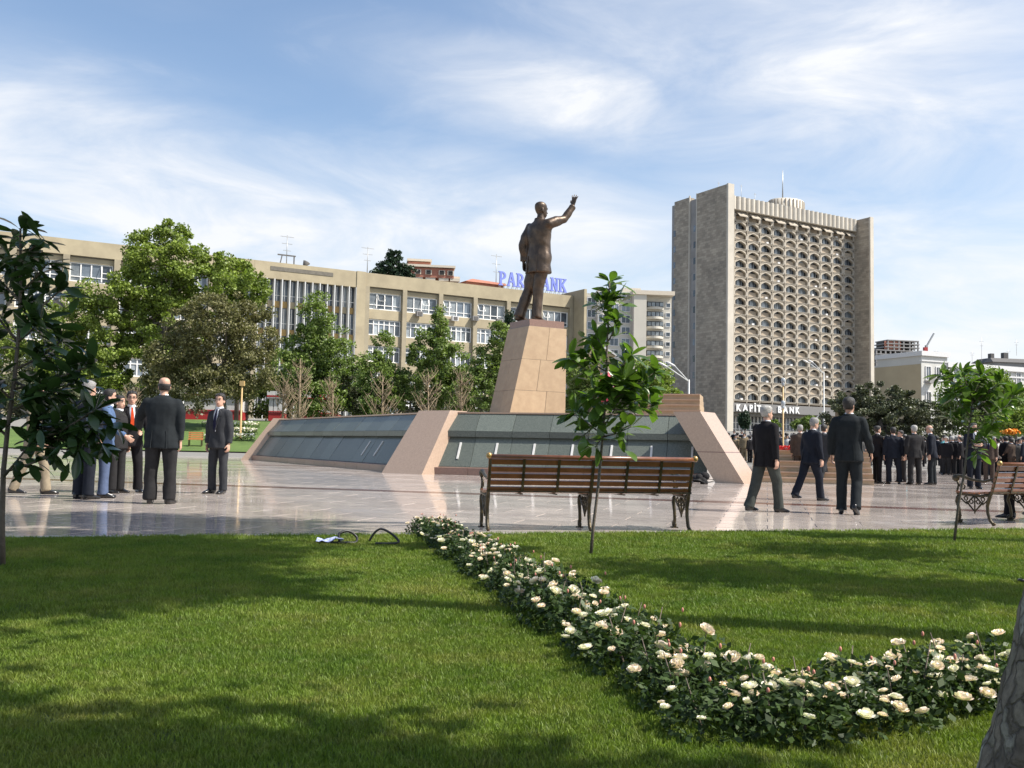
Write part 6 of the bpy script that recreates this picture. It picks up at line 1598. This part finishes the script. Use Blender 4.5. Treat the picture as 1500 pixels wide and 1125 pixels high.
# red flags behind the middle sapling
for k, (px, py) in enumerate(((889, 553), (904, 560), (886, 578))):
    b = at(px+9, py, 54); zb = gz(b.x, 54); h = b.z-zb
    t = thing('flag', ['pink-red flag seen between the sapling leaves, the upper left one', 'pink-red flag seen between the sapling leaves, the right one', 'pink-red flag seen between the sapling leaves, the lowest one'][k], 'flag', (b.x, 54, zb))
    q = MB(); q.tube([(0,0,-.1),(0,0,h+.5)], .03, 6); part('pole', q, M['pale_pole'], t)
    q = MB(); n_ = 8; vs = []
    for j in range(n_+1):
        x = -.75*j/n_; vs += [(x, .06*math.sin(j*1.4), h-.35-.12*j/n_), (x, .06*math.sin(j*1.4+.5), h+.35-.16*j/n_)]
    q.add(vs, [(2*j, 2*j+1, 2*j+3, 2*j+2) for j in range(n_)], True); f = part('cloth', q, M['red_flag'], t); so = f.modifiers.new('t', 'SOLIDIFY'); so.thickness = .01
# red flower strip on top of the stairs
c0 = G(1160, 664, 1.0) if False else at(1160, 663, 33)
t = thing('flower_strip', 'strip of red flowers at the top of the low stairs', 'flower bed', (c0.x, 33, 0.95)); g_ = np.random.default_rng(5)
c = np.stack([g_.uniform(-.9,.9,700), g_.uniform(-.15,.15,700), g_.uniform(0,.16,700)], 1); stuff(link('blooms', npmesh('blooms', *leaf_cloud(c, g_, .06, .8, 1.0), mat('red_flower', (.6,.03,.03), .6)), t))
c0 = at(1482, 632, 45)
t = thing('flower_wreath', 'orange and yellow flower wreath carried above the crowd at the right', 'wreath', (c0.x, 45, c0.z)); g_ = np.random.default_rng(6)
th = g_.uniform(0, 6.28, 500); c = np.stack([g_.normal(0,.15,500), g_.normal(0,.06,500), np.sin(th)*.04+g_.normal(0,.04,500)], 1); stuff(link('blooms', npmesh('blooms', *leaf_cloud(c, g_, .10, .3, 1.0), mat('orange_flower', (.75,.30,.02), .6, var=.3)), t))
q = MB(); q.tube([(0,0,-1.6),(0,.02,-.2)], .02, 6); part('stick', q, M['twig'], t)

# ------------------------------------------------------------------ the crowd
def mini(label, kw, pose, seed):
    return build_person('person', label, (0, 0), 0, 1.74, pose, lod=1, face=False, seed=seed, **kw)
kinds = []
ARM = [dict(), dict(uR=(.2,.3,-.9), fR=(-.2,.7,-.5)), dict(uL=(-.2,.3,-.9), fL=(.3,.7,-.4), uR=(.2,.3,-.9), fR=(-.3,.7,-.4)), dict(width=1.12), dict(tL=(-.1,.1,-1), tR=(.12,-.05,-1), lean=(0,.04))]
spec = [('black','black','black','dark-haired person in black suit'), ('navy','navy','black','dark-haired person in navy suit'), ('charcoal','dark','grey','grey-haired person in charcoal suit'), ('black','charcoal','white','white-haired person in black jacket'),
        ('grey','grey','black','dark-haired person in grey suit'), ('khaki','khaki','black','person in khaki uniform'), ('lightgrey','greygreen','grey','grey-haired person in light grey jacket'), ('brown','brown','black','dark-haired person in brown jacket'), ('teal','black','black','person in teal jacket'), ('white','black','black','person in white shirt and black trousers')]
for k, (ja, tr_, ha, lb) in enumerate(spec):
    o = mini(lb, dict(jacket=ja, trousers=tr_, hair=ha, bald=(k == 2)), ARM[k % 5], 200+k); kinds.append((o, lb)); 
used = [False]*len(kinds)
r_ = random.Random(31)
def crowd_place(px, Y_, k, place, ang):
    b = at(px, 650, Y_); z = gz(b.x, Y_)
    o, lb = kinds[k]
    if used[k]: o = copy_tree(o)
    used[k] = True
    o.location = (b.x, Y_, z); o.rotation_euler = (0, 0, ang); sc_ = r_.uniform(.94, 1.05); o.scale = (sc_*r_.uniform(.97,1.08), sc_, sc_)
    o['label'] = lb+' standing '+place; o['group'] = 'people standing in the far crowd '+place
def pick(weights): 
    x = r_.random()*sum(weights)
    for i, w_ in enumerate(weights):
        x -= w_
        if x <= 0: return i
    return 0
wd_ = [6, 4, 3, 2, 2, .3, .9, 1.2, .25, .5]
# front row of the right crowd, then fuller rows behind
for row, Y_ in enumerate((43, 44.5, 46, 48, 50, 52.5)):
    px = 1378+r_.uniform(0, 8)
    while px < 1520:
        if not (row == 0 and px < 1385): crowd_place(px, Y_+r_.uniform(-.8,.8), pick(wd_), 'at the far right', r_.uniform(-1.2, 1.2)+(3.14 if r_.random() < .25 else 0))
        px += r_.uniform(7.5, 13)
for row, Y_ in enumerate((58, 62, 67)):
    px = 1160
    while px < 1400:
        crowd_place(px, Y_+r_.uniform(-1.5,1.5), pick(wd_), 'before the holm oak', r_.uniform(-1.5, 1.5)+(3.14 if r_.random() < .35 else 0))
        px += r_.uniform(8, 15)
wk = [2, 2, 1.2, .6, 1, 6, 1.5, 1, .2, .6]
for row, Y_ in enumerate((60, 66, 73)):
    px = 1056
    while px < 1165:
        crowd_place(px, Y_+r_.uniform(-1.5,1.5), pick(wk), 'below the bank sign', r_.uniform(-1.2, 1.2)+(3.14 if r_.random() < .4 else 0))
        px += r_.uniform(8, 13)
crowd_place(1136, 43, 1, 'alone at the foot of the low stairs', -.6)
for k, u_ in enumerate(used):
    if not u_: crowd_place(1480+k*3, 47, k, 'at the far right', 0.4)
bpy.data.scenes.remove(tmp_scn)
